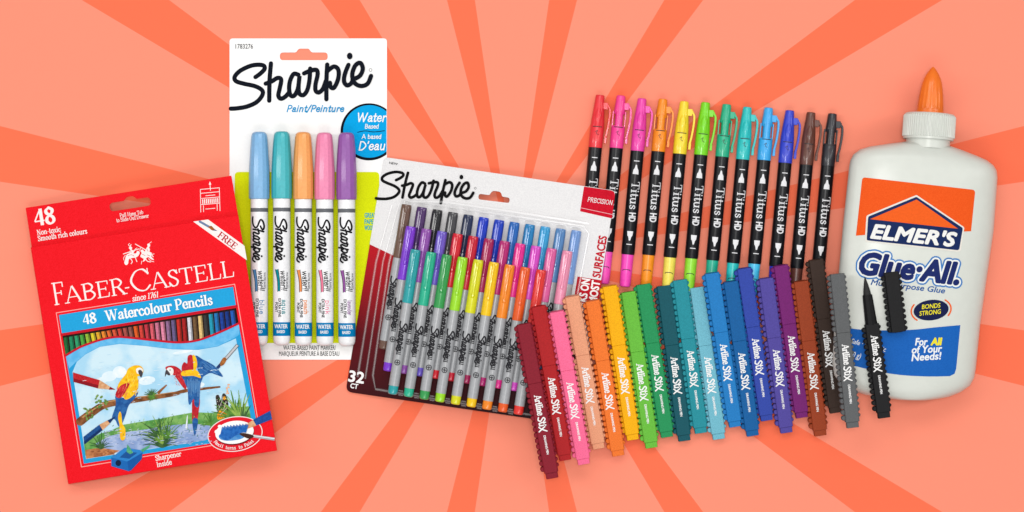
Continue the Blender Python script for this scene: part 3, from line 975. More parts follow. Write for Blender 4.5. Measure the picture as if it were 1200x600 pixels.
    A(1.24).poly(ell(275.2, 507.8, 22.8, 13.8, -8, 50)).build('oval_rim', ink((120, 20, 30)), ov)
    t = A(1.27).poly(ell(274.8, 506.6, 22.6, 13.4, -8, 50))
    t.poly(ell(254.6, 506, 3.2, 2.6, 0, 16)).poly(ell(257.6, 499.6, 2.4, 1.8, 0, 16))
    t.build('oval_centre', ink(WHITE), ov)
    t = A(1.3)
    pts = []
    for i in range(26):
        x = 258 + i * 1.2
        pts += [(x, 512 + 3.5 * math.sin(i * .25) - (i > 18) * (i - 18) * .7), (x + 2.6, 500.4 - .12 * i + .9 * math.sin(i * 2.1))]
    t.stroke(pts, 1.0, False)
    t.build('blue_scribble', ink((44, 110, 190), (30, 90, 170), 500), ov)
    A(1.29).poly(tr(195, 450, [(350, 350), (372, 330), (420, 336), (470, 330), (520, 350), (500, 368), (430, 380), (370, 374)]), curve=True).build('blue_wash', ink((96, 156, 212), (60, 130, 200), 300), ov)
    tip = Vector((cx, cy))
    txt = 'Pencil turns to Paint'
    t = A(1.32)
    ang0, ang1 = 160, 42
    for i, ch in enumerate(txt):
        a = ang0 + (ang1 - ang0) * (i + .5) / len(txt)
        p = ell(cx, cy, 27.6, 18.2, -8, 1, a - 2.6 * (1.25 if ch in 'wmPo' else .9) * -1, a)[0]
        q = ell(cx, cy, 27.6, 18.2, -8, 1, a + 2.4 * -1, a)[0]
        if ch != ' ':
            d = (Vector(q) - Vector(p)).normalized()
            wdt = {'i': 1.5, 'l': 1.5, 't': 1.8, 'P': 2.9, 'r': 2.0, 'c': 2.2, 'e': 2.3, 's': 2.1}.get(ch, 2.6)
            c = Vector(ell(cx, cy, 27.8, 17.9, -8, 1, a, a + 1)[0])
            t.pen(ch, c - d * wdt / 2, c + d * wdt / 2, 3.9, thick=.15, thin=.09)
    t.build('oval_lettering', ink(WHITE), ov)
    A(1.36).poly(tr(195, 450, [(580, 240), (696, 178), (708, 236), (602, 278)])).build('drawn_pencil', ink((36, 84, 160), (28, 70, 140)), ov)
    A(1.37).poly(tr(195, 450, [(524, 278), (580, 240), (602, 278), (540, 302)])).build('pencil_wood', wood, ov)
    A(1.38).poly(tr(195, 450, [(512, 290), (532, 272), (542, 300)])).build('pencil_point', ink((30, 60, 120)), ov)
    A(1.37).stroke([(295.6, 510.8), (321.8, 514.6)], 3.4, False, cap=False).build('drawn_brush', ink((170, 172, 178)), ov)
    A(1.38).stroke([(296, 510.4), (321.8, 514)], 1.0, False, cap=False).build('brush_light', ink((236, 236, 240)), ov)
    A(1.39).poly(tr(195, 450, [(486, 330), (530, 330), (578, 342), (582, 356), (552, 366), (510, 350)]), curve=True).build('brush_hair', ink((66, 40, 34)), ov)
    # sharpener
    sh = A(1.1).poly(tr(70, 470, [(345, 378), (452, 405), (462, 470), (345, 436)])).build('drawn_sharpener', ink((30, 104, 180)), root)
    A(1.12).poly(tr(70, 470, [(452, 405), (554, 345), (550, 388), (480, 462), (462, 470)])).build('sharpener_side', ink((24, 88, 164)), sh)
    A(1.12).poly(tr(70, 470, [(345, 378), (436, 312), (550, 330), (554, 345), (452, 405)])).build('sharpener_top', ink((46, 130, 204)), sh)
    A(1.14).poly(tr(70, 470, [(400, 378), (446, 336), (520, 346), (466, 386)])).build('sharpener_slot', ink((30, 84, 150)), sh)
    A(1.16).poly(tr(70, 470, [(446, 338), (452, 290), (470, 312), (492, 346), (470, 356)])).poly(tr(70, 470, [(540, 328), (606, 290), (600, 310), (556, 342)])).build('sharpener_blade', ink((96, 176, 130), (70, 150, 110)), sh)
    A(1.16).poly(ell(138.6, 542.6, 3.3, 3.6, 0, 18)).build('sharpener_hole', ink((16, 34, 66)), sh)
    t = A()
    t.pen('Sharpener', (182.4, 540.2), (212.8, 534.4), 6.2, thick=.16, thin=.09)
    t.pen('Inside', (184, 547.6), (201.6, 544.2), 6.2, thick=.16, thin=.09)
    t.build('lettering', wh, root)
pencil_box()

# ------------------------------------------------------------------ pack of 32 fine markers
CTL, CTR, CBL = Vector((450, 184)), Vector((721.5, 223.5)), Vector((405, 459))
CU, CV = CTR - CTL, CBL - CTL
def card_uv(x, y):
    d = Vector((x, y)) - CTL
    det = CU.x * CV.y - CU.y * CV.x
    return (d.x * CV.y - d.y * CV.x) / det, (CU.x * d.y - CU.y * d.x) / det
def card_z(x, y):
    return 3.2 + 18 * max(0.0, card_uv(x, y)[0])

def fine_pack():
    base = P(560, 345, 0)
    root = thing('marker_card', 'grey and maroon 32 count card with three rows of slim markers under clear plastic', 'marker pack', base)
    cv = lambda x, y, z: P(x, y, z) - base
    K = lambda u, v: tuple(CTL + CU * u + CV * v)
    outer = rounded([K(0, 0), K(1, 0), K(1, 1), K(0, 1)], [6, 6, 8, 8])
    hole = rounded([(561, 227), (573.5, 228.6), (577, 223.4), (587, 224.8), (588.5, 230.4), (597.5, 231.8), (597, 238), (560.4, 233.6)], [3, 1.5, 3, 3, 1.5, 3, 3, 3])
    card('card', outer, [hole], card_z, 1.4, mat((232, 231, 232), (222, 221, 223), rough=.5, spec=.12, scale=1500), root, cv)
    A = lambda off=.1: Art(cv, card_z, off)
    # printed maroon field, deepening down the card
    v0 = .372
    fieldm = bpy.data.materials.new('maroon_print')
    fieldm.use_nodes = True
    nt = fieldm.node_tree
    b = nt.nodes['Principled BSDF']
    b.inputs['Roughness'].default_value = .45
    b.inputs['Specular IOR Level'].default_value = .06
    tc = nt.nodes.new('ShaderNodeTexCoord')
    sp = nt.nodes.new('ShaderNodeSeparateXYZ')
    nt.links.new(tc.outputs['Generated'], sp.inputs[0])
    rp = nt.nodes.new('ShaderNodeValToRGB')
    el = rp.color_ramp.elements
    el[0].position, el[0].color = 0.05, rgb((34, 2, 9))
    el[1].position, el[1].color = 0.95, rgb((180, 14, 30))
    e = el.new(.5)
    e.color = rgb((96, 6, 19))
    nt.links.new(sp.outputs['Y'], rp.inputs['Fac'])
    nt.links.new(rp.outputs['Color'], b.inputs['Base Color'])
    A().poly(rounded([K(0, v0), K(1, v0 + .3), K(1, 1), K(0, 1)], [0, 0, 8, 8])).build('maroon_field', fieldm, root)
    # script word
    c, s_ = math.cos(R(9.9)), math.sin(R(9.9))
    kk = .1128
    def M(x, y):
        dx, dy = (x - 30) * kk, (y - 494) * kk
        return (440.6 + dx * c - dy * s_, 232.4 + dx * s_ + dy * c)
    A(.2).logo(M, 30).build('logo', ink((14, 14, 16)), root)
    A(.2).stroke(ell(557, 220.6, 1.1, 1.1, n=10), .5, closed=True).build('trademark', ink((130, 130, 130)), root)
    A(.2).sans('NEW', (456, 192), (466, 193.6), 2.6, .02).build('small_print', ink((60, 60, 60)), root)
    tg = A(.2).poly(rounded([(684.4, 218.6), (721.2, 223.8), (717.2, 256), (679.8, 247.6)], [1, 6, 1, 1])).build('corner_tag', ink((206, 20, 44), (192, 14, 38)), root)
    t = A(.3).pen('PRECISION', (688, 236.2), (717.6, 240.4), 5.4, mono=.12, serif=False, shear=.1)
    t.build('tag_lettering', ink(WHITE), tg)
    A(.3).stroke([(681, 243.6), (717.6, 251.4)], .6, False).build('tag_line', ink((240, 190, 196)), tg)
    # upright claim on the right margin
    A(.2).poly([(676.8, 324), (705.4, 328.6), (697, 380), (668.6, 375.4)]).build('claim_block', ink((190, 24, 40)), root)
    A(.3).sans('SURFACES', (703.4, 325.6), (711.2, 277.4), 9.2, .03).build('claim_lettering', ink((196, 24, 44)), root)
    t = A(.3)
    t.sans('MOST', (698.6, 356), (703.2, 330), 9.2, .03)
    t.sans('WORKS ON', (683, 377), (691.4, 327.6), 9.2, .03)
    t.build('claim_lettering', ink(WHITE), root)
    t = A(.2)
    t.sans('32', (408.2, 446.6), (425.6, 449.2), 12.4, .03)
    t.sans('CT', (410.4, 454.4), (419, 455.8), 5.4, .03)
    t.build('count_lettering', ink(WHITE), root)
    # clear blister: flange lips and low walls round the pens
    clear = bpy.data.materials.new('clear_plastic')
    clear.use_nodes = True
    nt = clear.node_tree
    b = nt.nodes['Principled BSDF']
    b.inputs['Base Color'].default_value = (.96, .96, .97, 1)
    b.inputs['Roughness'].default_value = .12
    b.inputs['Alpha'].default_value = .16
    def ridge(pts, wd, z0, h, name):
        q = [Vector(p) for p in pts]
        vs, fs = [], []
        for i, p in enumerate(q):
            d = (q[min(i + 1, len(q) - 1)] - q[max(i - 1, 0)]).normalized()
            nn = Vector((-d.y, d.x))
            zz = card_z(p.x, p.y) + z0
            for off, z in ((-wd, 0), (-wd * .45, h), (wd * .45, h), (wd, 0)):
                o = p + nn * off
                vs.append(cv(o.x, o.y, zz + z))
            if i:
                a = 4 * (i - 1)
                for j in range(3):
                    fs.append((a + j, a + j + 1, a + j + 5, a + j + 4))
        return mesh_obj(name, vs, fs, clear, root, smooth=30)
    ridge([(459, 241), (441, 306), (419, 442)], 1.5, .15, 2.4, 'blister_rib')
    ridge([(468, 238), (449, 306), (428, 444)], 1.2, .15, 2.0, 'blister_rib')
    ridge([(474, 236), (456, 308), (437, 440), (440, 456), (640, 489)], 1.6, .15, 3, 'blister_rim')
    ridge([(474, 234), (560, 247), (684, 265), (690, 274), (672, 370)], 1.6, .15, 3, 'blister_rim')
    ridge([(459.5, 452), (478, 236), (520, 236.6), (600, 248), (690, 262)][1:], 2.2, .15, 10, 'blister_wall')
    for (x, y) in [(477 + 18.05 * k, 238.4 + 2.78 * k) for k in range(12)]:
        ridge([(x - 7.5, y - 1.6), (x - 5, y - 4), (x + 5, y - 2.6), (x + 7.5, y + .6)], 1.0, .15, 8, 'blister_pocket')
    for i in range(8):
        x, y = 469.6 + 18.4 * i, 458 + 3.1 * i
        ridge([(x - 2.6, y - .4), (x + 2.6, y + .4)], 1.4, .15, 14, 'blister_stop')
        ridge([(x - 2.8, y + 4.6), (x + 2.8, y + 5.4)], 1.2, .15, 9, 'blister_stop')

fine_pack()

def fine_markers():
    L = 171.5
    r = 6.4
    cz = r + .4
    back = [('brown', (112, 84, 72)), ('dark purple', (84, 54, 110)), ('black', (40, 40, 44)), ('dark grey', (74, 74, 78)), ('midnight navy', (40, 52, 84)), ('royal blue', (24, 60, 200)), ('strong blue', (30, 66, 196)), ('mid blue', (40, 108, 192)), ('cerulean', (40, 134, 196)), ('sky blue', (60, 166, 222)), ('steel blue', (90, 140, 196)), ('periwinkle', (120, 160, 222))]
    mid = [('violet', (128, 58, 214)), ('plum', (150, 84, 176)), ('lavender blue', (112, 92, 204)), ('scarlet', (220, 34, 50)), ('crimson', (206, 32, 56)), ('burgundy', (172, 36, 92)), ('wine magenta', (188, 42, 120)), ('hot pink', (236, 48, 150)), ('orchid', (220, 80, 204)), ('rose pink', (226, 100, 164)), ('pale pink', (240, 150, 182))]
    front = [('teal', (40, 164, 170)), ('sea green', (40, 182, 146)), ('forest green', (56, 160, 84)), ('lime', (160, 226, 40)), ('lemon yellow', (222, 222, 30)), ('golden yellow', (250, 204, 20)), ('orange', (248, 140, 34)), ('red orange', (238, 96, 36)), ('bright red', (232, 56, 50))]
    row_x = [[(477, 240), (495, 243), (513.2, 246), (531.4, 249), (549.4, 252), (567.4, 255), (585.4, 258), (603.3, 260.6), (621.3, 263.2), (639.3, 265.8), (657.3, 268.2), (675.4, 270.4)],
             [(482 + 18.3 * i, 265.6 + 2.85 * i) for i in range(11)],
             [(487.6 + 18.35 * i, 292.6 + 2.95 * i) for i in range(9)]]
    barrel_m = plastic((168, 170, 174), .3)
    dark = mat((22, 22, 26), rough=.6)
    black = ink((46, 46, 50))
    root = thing('fine_marker', '', 'marker', group='slim markers in the 32 count pack')
    v, f = lathe([(0, 4.2), (.6, 5.2), (2, 5.7), (10.5, 5.8)], cz, 20)
    mesh_obj('end_plug', v, f, barrel_m, root, smooth=40)
    v, f = lathe([(10.3, 6.1), (90, 6.15), (112, 5.7)], cz, 24)
    br = mesh_obj('barrel', v, f, barrel_m, root, smooth=40)
    v, f = lathe([(108, 5.5), (108.6, 6.2), (110.5, 6.4), (166, 6.3), (170.6, 6.0), (171.5, 5.6), (171.3, 4.7), (168, 4.4)], cz, 16)
    cp = mesh_obj('cap', v, f, barrel_m, root, smooth=25)
    v, f = lathe([(168.1, 4.35), (168.4, 4.3)], cz, 16)
    mesh_obj('cap_well', v, f, dark, cp)
    vv, ff = lathe([(126, .6), (126.6, 1.9), (130, 2.2), (132, 1.7), (160, 1.7), (168, 2.2), (169.4, 1.2)], cz + 5.6, 14)
    mesh_obj('clip', vv, ff, barrel_m, cp, smooth=50)
    A = lambda off=.2: Art(penconv, cyl(6.15, cz), off, ydown=False, maxlen=3)
    k = .046
    t = A().logo(level_script(-3.9, 86, .034, .032), 50)
    t.build('logo', black, br)
    t = A()
    for yy in (52, 50, 48):
        t.stroke([(-2.4, yy), (2.2, yy)], 1.1, False, cap=False)
    t.stroke([(-2.6, 53), (-2.6, 47)], .9, False, cap=False)
    t.stroke(ell(0, 38, 3, 3, n=14), .8, closed=True)
    t.stroke([(-1.8, 38), (1.8, 38)], .9, False).stroke([(0, 36), (0, 40)], .9, False)
    t.build('small_print', black, br)
    first = True
    rows = [('back', back, 0.2), ('middle', mid, 9.4), ('front', front, 18.6)]
    for ri, (rn, cols, z) in enumerate(rows):
        for i, (cn, c) in enumerate(cols):
            lb = 'slim grey marker with %s cap in the %s row of the maroon pack' % (cn, rn)
            if first:
                o = root
                o['label'] = lb
                first = False
            else:
                o = dup(root, lb)
            m = plastic(c, .2, coat=.5)
            for nm in ('end_plug', 'cap', 'clip'):
                for ch in kids(o, nm):
                    paint(ch, m)
            x, y = row_x[ri][i]
            bx, by = x - 27.4, y + 169
            place(o, (x, y), (bx, by), L, card_z(x, y) + z, card_z(bx, by) + z)
fine_markers()

# ------------------------------------------------------------------ twelve dual tip pens
def dual_pens():
    L = 222.0
    cz = 8.3
    specs = [('red', (238, 46, 58), (240, 60, 140), 0), ('hot pink', (250, 62, 152), (250, 80, 190), 1), ('magenta', (240, 62, 172), (250, 70, 190), 0), ('orange', (252, 144, 14), (252, 150, 20), 1), ('yellow', (252, 220, 44), (246, 226, 90), 0), ('lime green', (124, 222, 22), (150, 226, 50), 0), ('emerald green', (28, 178, 136), (20, 176, 146), 1), ('turquoise', (34, 196, 196), (30, 200, 200), 0), ('sky blue', (52, 172, 240), (70, 200, 246), 1), ('royal blue', (48, 66, 206), (40, 50, 210), 0), ('brown', (100, 56, 44), (96, 54, 46), 0), ('black', (38, 38, 46), (38, 38, 46), 1)]
    tops = [(703, 112), (727.4, 112.6), (752, 116), (776.4, 116.6), (801.4, 119.4), (826.2, 120.6), (851, 122.8), (875, 126), (899.8, 126.8), (924.6, 130), (949.4, 132.2), (974.4, 133.6)]
    blackm = mat((14, 15, 21), rough=.35, spec=.25, scale=700, amount=.07)
    ivory = ink((236, 236, 240))
    dark = mat((30, 20, 26), rough=.6)
    root = thing('dual_tip_pen', '', 'pen', group='black dual tip pens')
    v, f = lathe([(38, 7.4), (40, 7.9), (160, 7.9), (160.4, 7.2)], cz, 28)
    mesh_obj('barrel', v, f, blackm, root, smooth=40)
    v, f = lathe([(0, 4), (.5, 5.6), (2, 6.4), (20, 6.8), (39, 7.1)], cz, 24)
    lc = mesh_obj('lower_cap', v, f, blackm, root, smooth=40)
    A7 = lambda off=.2: Art(penconv, cyl(6.8, cz), off, ydown=False, maxlen=3)
    A7().stroke([(-4.6, 19), (-3, 20.2), (2.6, 20.2), (4.2, 19)], .8).build('cap_slot', dark, lc)
    # upper cap: closed sleeve, tapered head, centre tongue, two side rails, spring clip
    v, f = lathe([(160, 8.0), (160.6, 8.1), (185, 8.0), (186, 7.6)], cz, 28)
    uc = mesh_obj('upper_cap', v, f, blackm, root, smooth=40)
    v, f = merge(lathe([(200, 6.2), (203, 6.5), (214, 5.6), (220.4, 5.2), (221.6, 4.8), (222, 4)], cz, 24),
                 lathe([(185, 4.6), (201, 4.6)], cz - 1, 16),
                 lathe([(184, 4.5), (203, 4.5)], cz + 3.4, 20),
                 box(-7.9, -6.7, 185, 203, cz - 2.4, cz + 2.4), box(6.5, 7.7, 185, 203, cz - 2.4, cz + 2.4))
    mesh_obj('cap_head', v, f, blackm, uc, smooth=30)
    A8 = lambda off=.2: Art(penconv, cyl(8.1, cz), off, ydown=False, maxlen=3)
    A8(.15).stroke([(-5, 184.4), (5, 184.4)], .9, False).build('cap_slot', dark, uc)
    q = curve_pts([(5.4, 211), (9.6, 210), (12.8, 206), (13.2, 196), (12, 182), (10.2, 172)], 6)
    vs, fs = [], []
    for i, p in enumerate(q):
        d = (q[min(i + 1, len(q) - 1)] - q[max(i - 1, 0)]).normalized()
        nn = Vector((-d.y, d.x)) * (2.2 if i < 8 else 1.2)
        for s in (-1, 1):
            for z in (-2.6, 2.6):
                vs.append(((p.x + s * nn.x) * U, (p.y + s * nn.y) * U, (cz + z) * U))
        if i:
            a = 4 * (i - 1)
            for j, k in ((0, 1), (1, 3), (3, 2), (2, 0)):
                fs.append((a + j, a + k, a + 4 + k, a + 4 + j))
    fs += [(0, 1, 3, 2), tuple(len(vs) - 4 + j for j in (0, 1, 3, 2))]
    e = box(9.2, 12.2, 166, 174, cz - 2.2, cz + 2.2)
    v, f = merge((vs, fs), e, box(4, 10.2, 205.5, 213.5, cz - 3.2, cz + 3.2))
    mesh_obj('clip', v, f, blackm, uc, bevel=.9)
    A = lambda off=.2: Art(penconv, cyl(7.9, cz), off, ydown=False, maxlen=3)
    for yd, s in ((148, 1), (50, -1)):
        A().stroke([(-3.2, yd), (3.2, yd)], 1.0, False, cap=False).build('small_print', ivory, kids(root, 'barrel')[0])
        y0 = yd - s * 4.5
        A().poly([(-.7, y0), (.7, y0), (1.6, y0 - s * 4), (2.9, y0 - s * 6), (3.4, y0 - s * 11), (-3.4, y0 - s * 11), (-2.9, y0 - s * 6), (-1.6, y0 - s * 4)]).build('tip_mark', ivory, kids(root, 'barrel')[0])
    t = A()
    t.pen('Titus', (-3.4, 124), (-3.4, 91), 9.4, thick=.14, thin=.08)
    t.sans('HD', (-3, 87), (-3, 77), 7.4, .03)
    t.build('lettering', ivory, kids(root, 'barrel')[0])
    t = A8(.1)
    t.stroke([(-2.2, 178), (.4, 180), (-.6, 176.6), (2, 175)], .5)
    t.build('cap_mark', mat((60, 30, 40), rough=.7), uc)
    # the closed kind of cap shares everything but its head
    v, f = merge(lathe([(185, 7.9), (190, 7.8), (203, 6.7), (214, 5.6), (220.4, 5.2), (221.6, 4.8), (222, 4)], cz, 24), lathe([(185.5, 4.3), (186, 4.5), (200, 4.3), (206, 2.6)], cz + 4.2, 20))
    tmp = mesh_obj('cap_head', v, f, blackm, None, smooth=30)
    closed = tmp.data
    bpy.data.objects.remove(tmp)
    pens = []
    pos = ['leftmost of the dual tip row', 'second from left', 'behind the red corner tag', 'between magenta and yellow', 'between orange and lime', 'beside the yellow one', 'at the middle of the row', 'beside the emerald one', 'between turquoise and royal blue', 'beside the brown one', 'second from right', 'beside the glue bottle']
    for i, (cn, c, c2, kind) in enumerate(specs):
        lb = 'black dual tip pen with %s cap, %s' % (cn, pos[i])
        if i == 0:
            o = root
            o['label'] = lb
        else:
            o = dup(root, lb)
        pens.append(o)
    for o, (cn, c, c2, kind), tp in zip(pens, specs, tops):
        for nm in ('upper_cap', 'cap_head', 'clip'):
            for ch in kids(o, nm):
                if nm == 'cap_head' and not kind:
                    ch.data = closed
                paint(ch, plastic(c, .4, coat=.2))
        for ch in kids(o, 'lower_cap'):
            paint(ch, plastic(c2, .35))
        place(o, tp, (tp[0] - 20.2, tp[1] + 220), L, .2, .2)
dual_pens()

# ------------------------------------------------------------------ glue bottle lying on its back
BROWS = [((1061, 166), (1115, 171.5), 20), ((1044, 168), (1128, 176), 23), ((1020, 171.5), (1146, 183), 26), ((1008, 175), (1157, 188), 28.5),
         ((1000, 181), (1164.5, 194), 30), ((996.5, 188), (1168, 200), 30.6), ((995, 196), (1169, 208), 31), ((988.5, 258), (1164.5, 270), 31),
         ((983.5, 312), (1156.5, 325), 31), ((978.5, 366), (1149, 378), 31), ((975.4, 425), (1143.6, 432), 31), ((977.5, 439), (1141.6, 443), 30.5),
         ((984, 449), (1136.5, 452), 29.5), ((996, 456.6), (1126, 459.4), 28), ((1014, 462.6), (1112, 465), 26), ((1036, 466.6), (1098, 467.6), 24), ((1056, 468.8), (1084, 469.2), 22)]
BCZ = 31.0
def bottle_z(x, y):
    best = None
    for (l0, r0, h0), (l1, r1, h1) in zip(BROWS, BROWS[1:]):
        def yat(l, r):
            t = (x - l[0]) / (r[0] - l[0])
            return l[1] + t * (r[1] - l[1]), t
        ya, ta = yat(l0, r0)
        yb, tb = yat(l1, r1)
        if ya <= y <= yb or best is None:
            u = min(1, max(0, (y - ya) / max(yb - ya, 1e-6)))
            best = (ta + (tb - ta) * u, h0 + (h1 - h0) * u)
            if ya <= y <= yb:
                break
    t, h = best
    s = min(.999, abs(2 * t - 1))
    return BCZ + h * (1 - s ** 2.8) ** (1 / 2.8)

def glue_bottle():
    base = P(1070, 320, 0)
    root = thing('glue_bottle', 'white plastic glue bottle with orange nozzle and orange and blue label', 'glue bottle', base)
    cv = lambda x, y, z: P(x, y, z) - base
    white = mat((213, 217, 210), rough=.33, spec=.4, scale=200, amount=.02)
    n = 44
    vs, fs = [], []
    rows = []
    for (a, b), (c, d) in zip(zip(BROWS, BROWS[1:]), [(0, 1)] * 99):
        k = 6 if (Vector(b[0]) - Vector(a[0])).length > 30 else 1
        for i in range(k):
            t = i / k
            rows.append((Vector(a[0]).lerp(Vector(b[0]), t), Vector(a[1]).lerp(Vector(b[1]), t), a[2] + (b[2] - a[2]) * t))
    rows.append((Vector(BROWS[-1][0]), Vector(BROWS[-1][1]), BROWS[-1][2]))
    for l, r, h in rows:
        for i in range(n):
            a = 2 * math.pi * i / n
            ca, sa = math.cos(a), math.sin(a)
            p = 2 / 2.8
            s = math.copysign(abs(ca) ** p, ca)
            z = math.copysign(abs(sa) ** p, sa)
            q = (l + r) / 2 + (r - l) / 2 * s
            vs.append(cv(q.x, q.y, BCZ + h * z))
    m = len(rows)
    for i in range(m - 1):
        for k in range(n):
            j = (k + 1) % n
            fs.append((i * n + k, i * n + j, (i + 1) * n + j, (i + 1) * n + k))
    fs += [tuple(range(n)), tuple(range((m - 1) * n, m * n))]
    mesh_obj('bottle_body', vs, fs, white, root, smooth=50)

    # neck, ribbed collar and nozzle share one axis
    def onaxis(name, prof, m_, top, bot, seg, rib=None, smooth=40, par=None):
        v, f = lathe(prof, 0, seg, rib)
        b, t = P(bot[0], bot[1], BCZ), P(top[0], top[1], BCZ)
        y = (t - b).normalized()
        x = y.cross(Vector((0, 0, 1))).normalized()
        M = Matrix((x, y, x.cross(y))).transposed()
        k = (H - BCZ) / H
        vv = [M @ (Vector(q) * k) + b - base for q in v]
        return mesh_obj(name, vv, f, m_, par or root, smooth=smooth)
    ax0, ax1 = (1093.6, 78.5), (1087.6, 166)     # nozzle tip, foot of the collar
    L = (Vector(ax1) - Vector(ax0)).length
    onaxis('neck', [(-8, 25.5), (5, 25.5), (5.5, 24)], white, ax0, ax1, 40)
    onaxis('collar', [(2, 28), (2.4, 29.2), (5, 29.4), (5.2, 29.6), (29, 29.6), (31, 29.2), (32.6, 27.8), (33, 25)], white, ax0, ax1, 240,
           rib=lambda k, y: (.028 if (k % 4) < 2 else -.01) if 5.1 < y < 29.5 else 0, smooth=25)
    orange = mat((246, 122, 28), (243, 117, 25), rough=.3, spec=.45, scale=300)
    onaxis('nozzle', [(32, 15.6), (38, 15.4), (38.2, 14.8), (40, 14.6), (58, 12.8), (68, 11.6), (74, 9.8), (79, 7.4), (83, 4.8), (86, 2.4), (L, .8)], orange, ax0, ax1, 96,
           rib=lambda k, y: (.03 if (k % 6) < 3 else -.012) if 39 < y < 67 else 0, smooth=25)

    B = lambda off=.2: Art(cv, bottle_z, off, maxlen=6)
    pn = B().poly(rounded([(1010.5, 207.6), (1143, 222.6), (1138, 271), (1125, 271.5), (1018, 275), (1003, 276.2)], [4, 4, 0, 0, 0, 0])).build('orange_panel', ink((238, 92, 32), (232, 84, 26), 1500), root)
    sg = B(.35).poly(rounded([(1074, 228.4), (1130.2, 266.4), (1125.8, 295.4), (1013.4, 283.2), (1015.4, 252.6)], [1, 2, 4, 3, 2])).build('sign', ink((232, 228, 220)), root)
    B(.5).poly(rounded([(1074, 230.6), (1128.4, 267.2), (1124, 293.4), (1015.6, 281.6), (1017.4, 253.8)], [1, 2, 3, 2, 2])).build('sign_board', ink((26, 44, 92)), sg)
    B(.65).poly([(1074.2, 233.8), (1122.6, 268), (1019.6, 256.8)]).build('sign_roof', ink((240, 98, 34)), sg)
    B(.65).sans("ELMER'S", (1020.6, 278.6), (1119.6, 288.8), 15.6, .045, .22).build('sign_lettering', ink((240, 240, 238)), sg)
    # product word: navy letters, white edge, blue edge
    ln = ((1007, 320.4), (1122.4, 333))
    B(.2).sans('Glue·All.', *ln, 24.5, .15, .2).build('title_outline', ink((70, 130, 196)), root)
    B(.42).sans('Glue·All.', *ln, 24.5, .1, .2).build('title_outline', ink((240, 242, 240)), root)
    B(.64).sans('Glue·All.', *ln, 24.5, .045, .2).build('title_lettering', ink((30, 44, 104)), root)
    B(.3).sans('Multi-Purpose Glue', (1020.4, 333.6), (1107, 343.8), 6.4, .02, .2).build('lettering', ink((40, 92, 160)), root)
    ov = B(.3).poly(ell(1091.2, 363.4, 20.6, 12, -7, 48)).build('oval_seal', ink((24, 32, 74)), root)
    t = B(.3)
    t.stroke(ell(1091.2, 363.4, 23.4, 15, -7, 14, 140, 215), 1.8, 'raw').stroke(ell(1091.2, 363.4, 23.4, 15, -7, 14, -40, 35), 1.8, 'raw')
    t.build('seal_arc', ink((240, 104, 44)), root)
    t = B(.5)
    t.sans('BONDS', (1080.4, 362.2), (1102.4, 360.2), 5, .018, .2)
    t.sans('STRONG', (1077.6, 370), (1103, 367.4), 5, .018, .2)
    t.build('seal_lettering', ink((240, 226, 50)), ov)
    top = curve_pts([(985, 383), (1010, 386.4), (1040, 387.2), (1070, 386.4), (1096, 383.6), (1125.4, 381)], 4)
    bot = curve_pts([(1113, 440.8), (1090, 441.2), (1062, 440), (1038, 437), (1010, 431), (984, 424)], 4)
    bp = B(.2).poly([tuple(p) for p in top] + [(1120.6, 432), (1118.6, 438)] + [tuple(p) for p in bot]).build('blue_panel', ink((30, 100, 186), (26, 94, 178), 1500), root)
    t = B(.35)
    t.sans('For', (1072.6, 404.6), (1087, 404.4), 8.2, .03, .2)
    t.sans('of Your', (1068.8, 414), (1104, 412.4), 8.2, .03, .2)
    t.sans('Needs!', (1068.4, 423), (1103.4, 420.8), 8.2, .03, .2)
    t.sans('Safe · Nontoxic', (997, 402), (1037.6, 412.4), 5.6, .01, .2)
    t.sans('(120 g)', (990, 416), (1008, 420.6), 6.4, .01, .2)
    t.build('panel_lettering', ink((236, 240, 244)), bp)
    B(.35).sans('All', (1091, 404.4), (1104, 404.2), 8.2, .05, .2).build('panel_lettering', ink((240, 226, 50)), bp)
glue_bottle()

# ------------------------------------------------------------------ fanned row of scalloped pens
SEC = [(-8.3, 5.5), (-8.0, 12.6), (-7.2, 13.4), (7.4, 13.4), (8.2, 12.6), (8.6, 5.5), (4.5, .4), (-4.5, .4)]
def scallops(side, y0, y1, pitch=6.7, r=3.15, x=9.0):
    parts = []
    k = 0
    y = y0 + r
    while y < y1 - r * .8:
        seg = 12
        vs, fs = [], []
        for z, q in ((2.6, .75), (4.2, 1), (9.4, 1), (10.8, .8)):
            for i in range(seg):
                a = 2 * math.pi * i / seg
                vs.append(((side * x + q * r * math.cos(a)) * U, (y + q * r * math.sin(a)) * U, z * U))
        for j in range(3):
            for i in range(seg):
                n = (i + 1) % seg
                fs.append((j * seg + i, j * seg + n, (j + 1) * seg + n, (j + 1) * seg + i))
        fs += [tuple(range(seg)), tuple(range(3 * seg, 4 * seg))]
        parts.append((vs, fs))
        y += pitch
    return parts

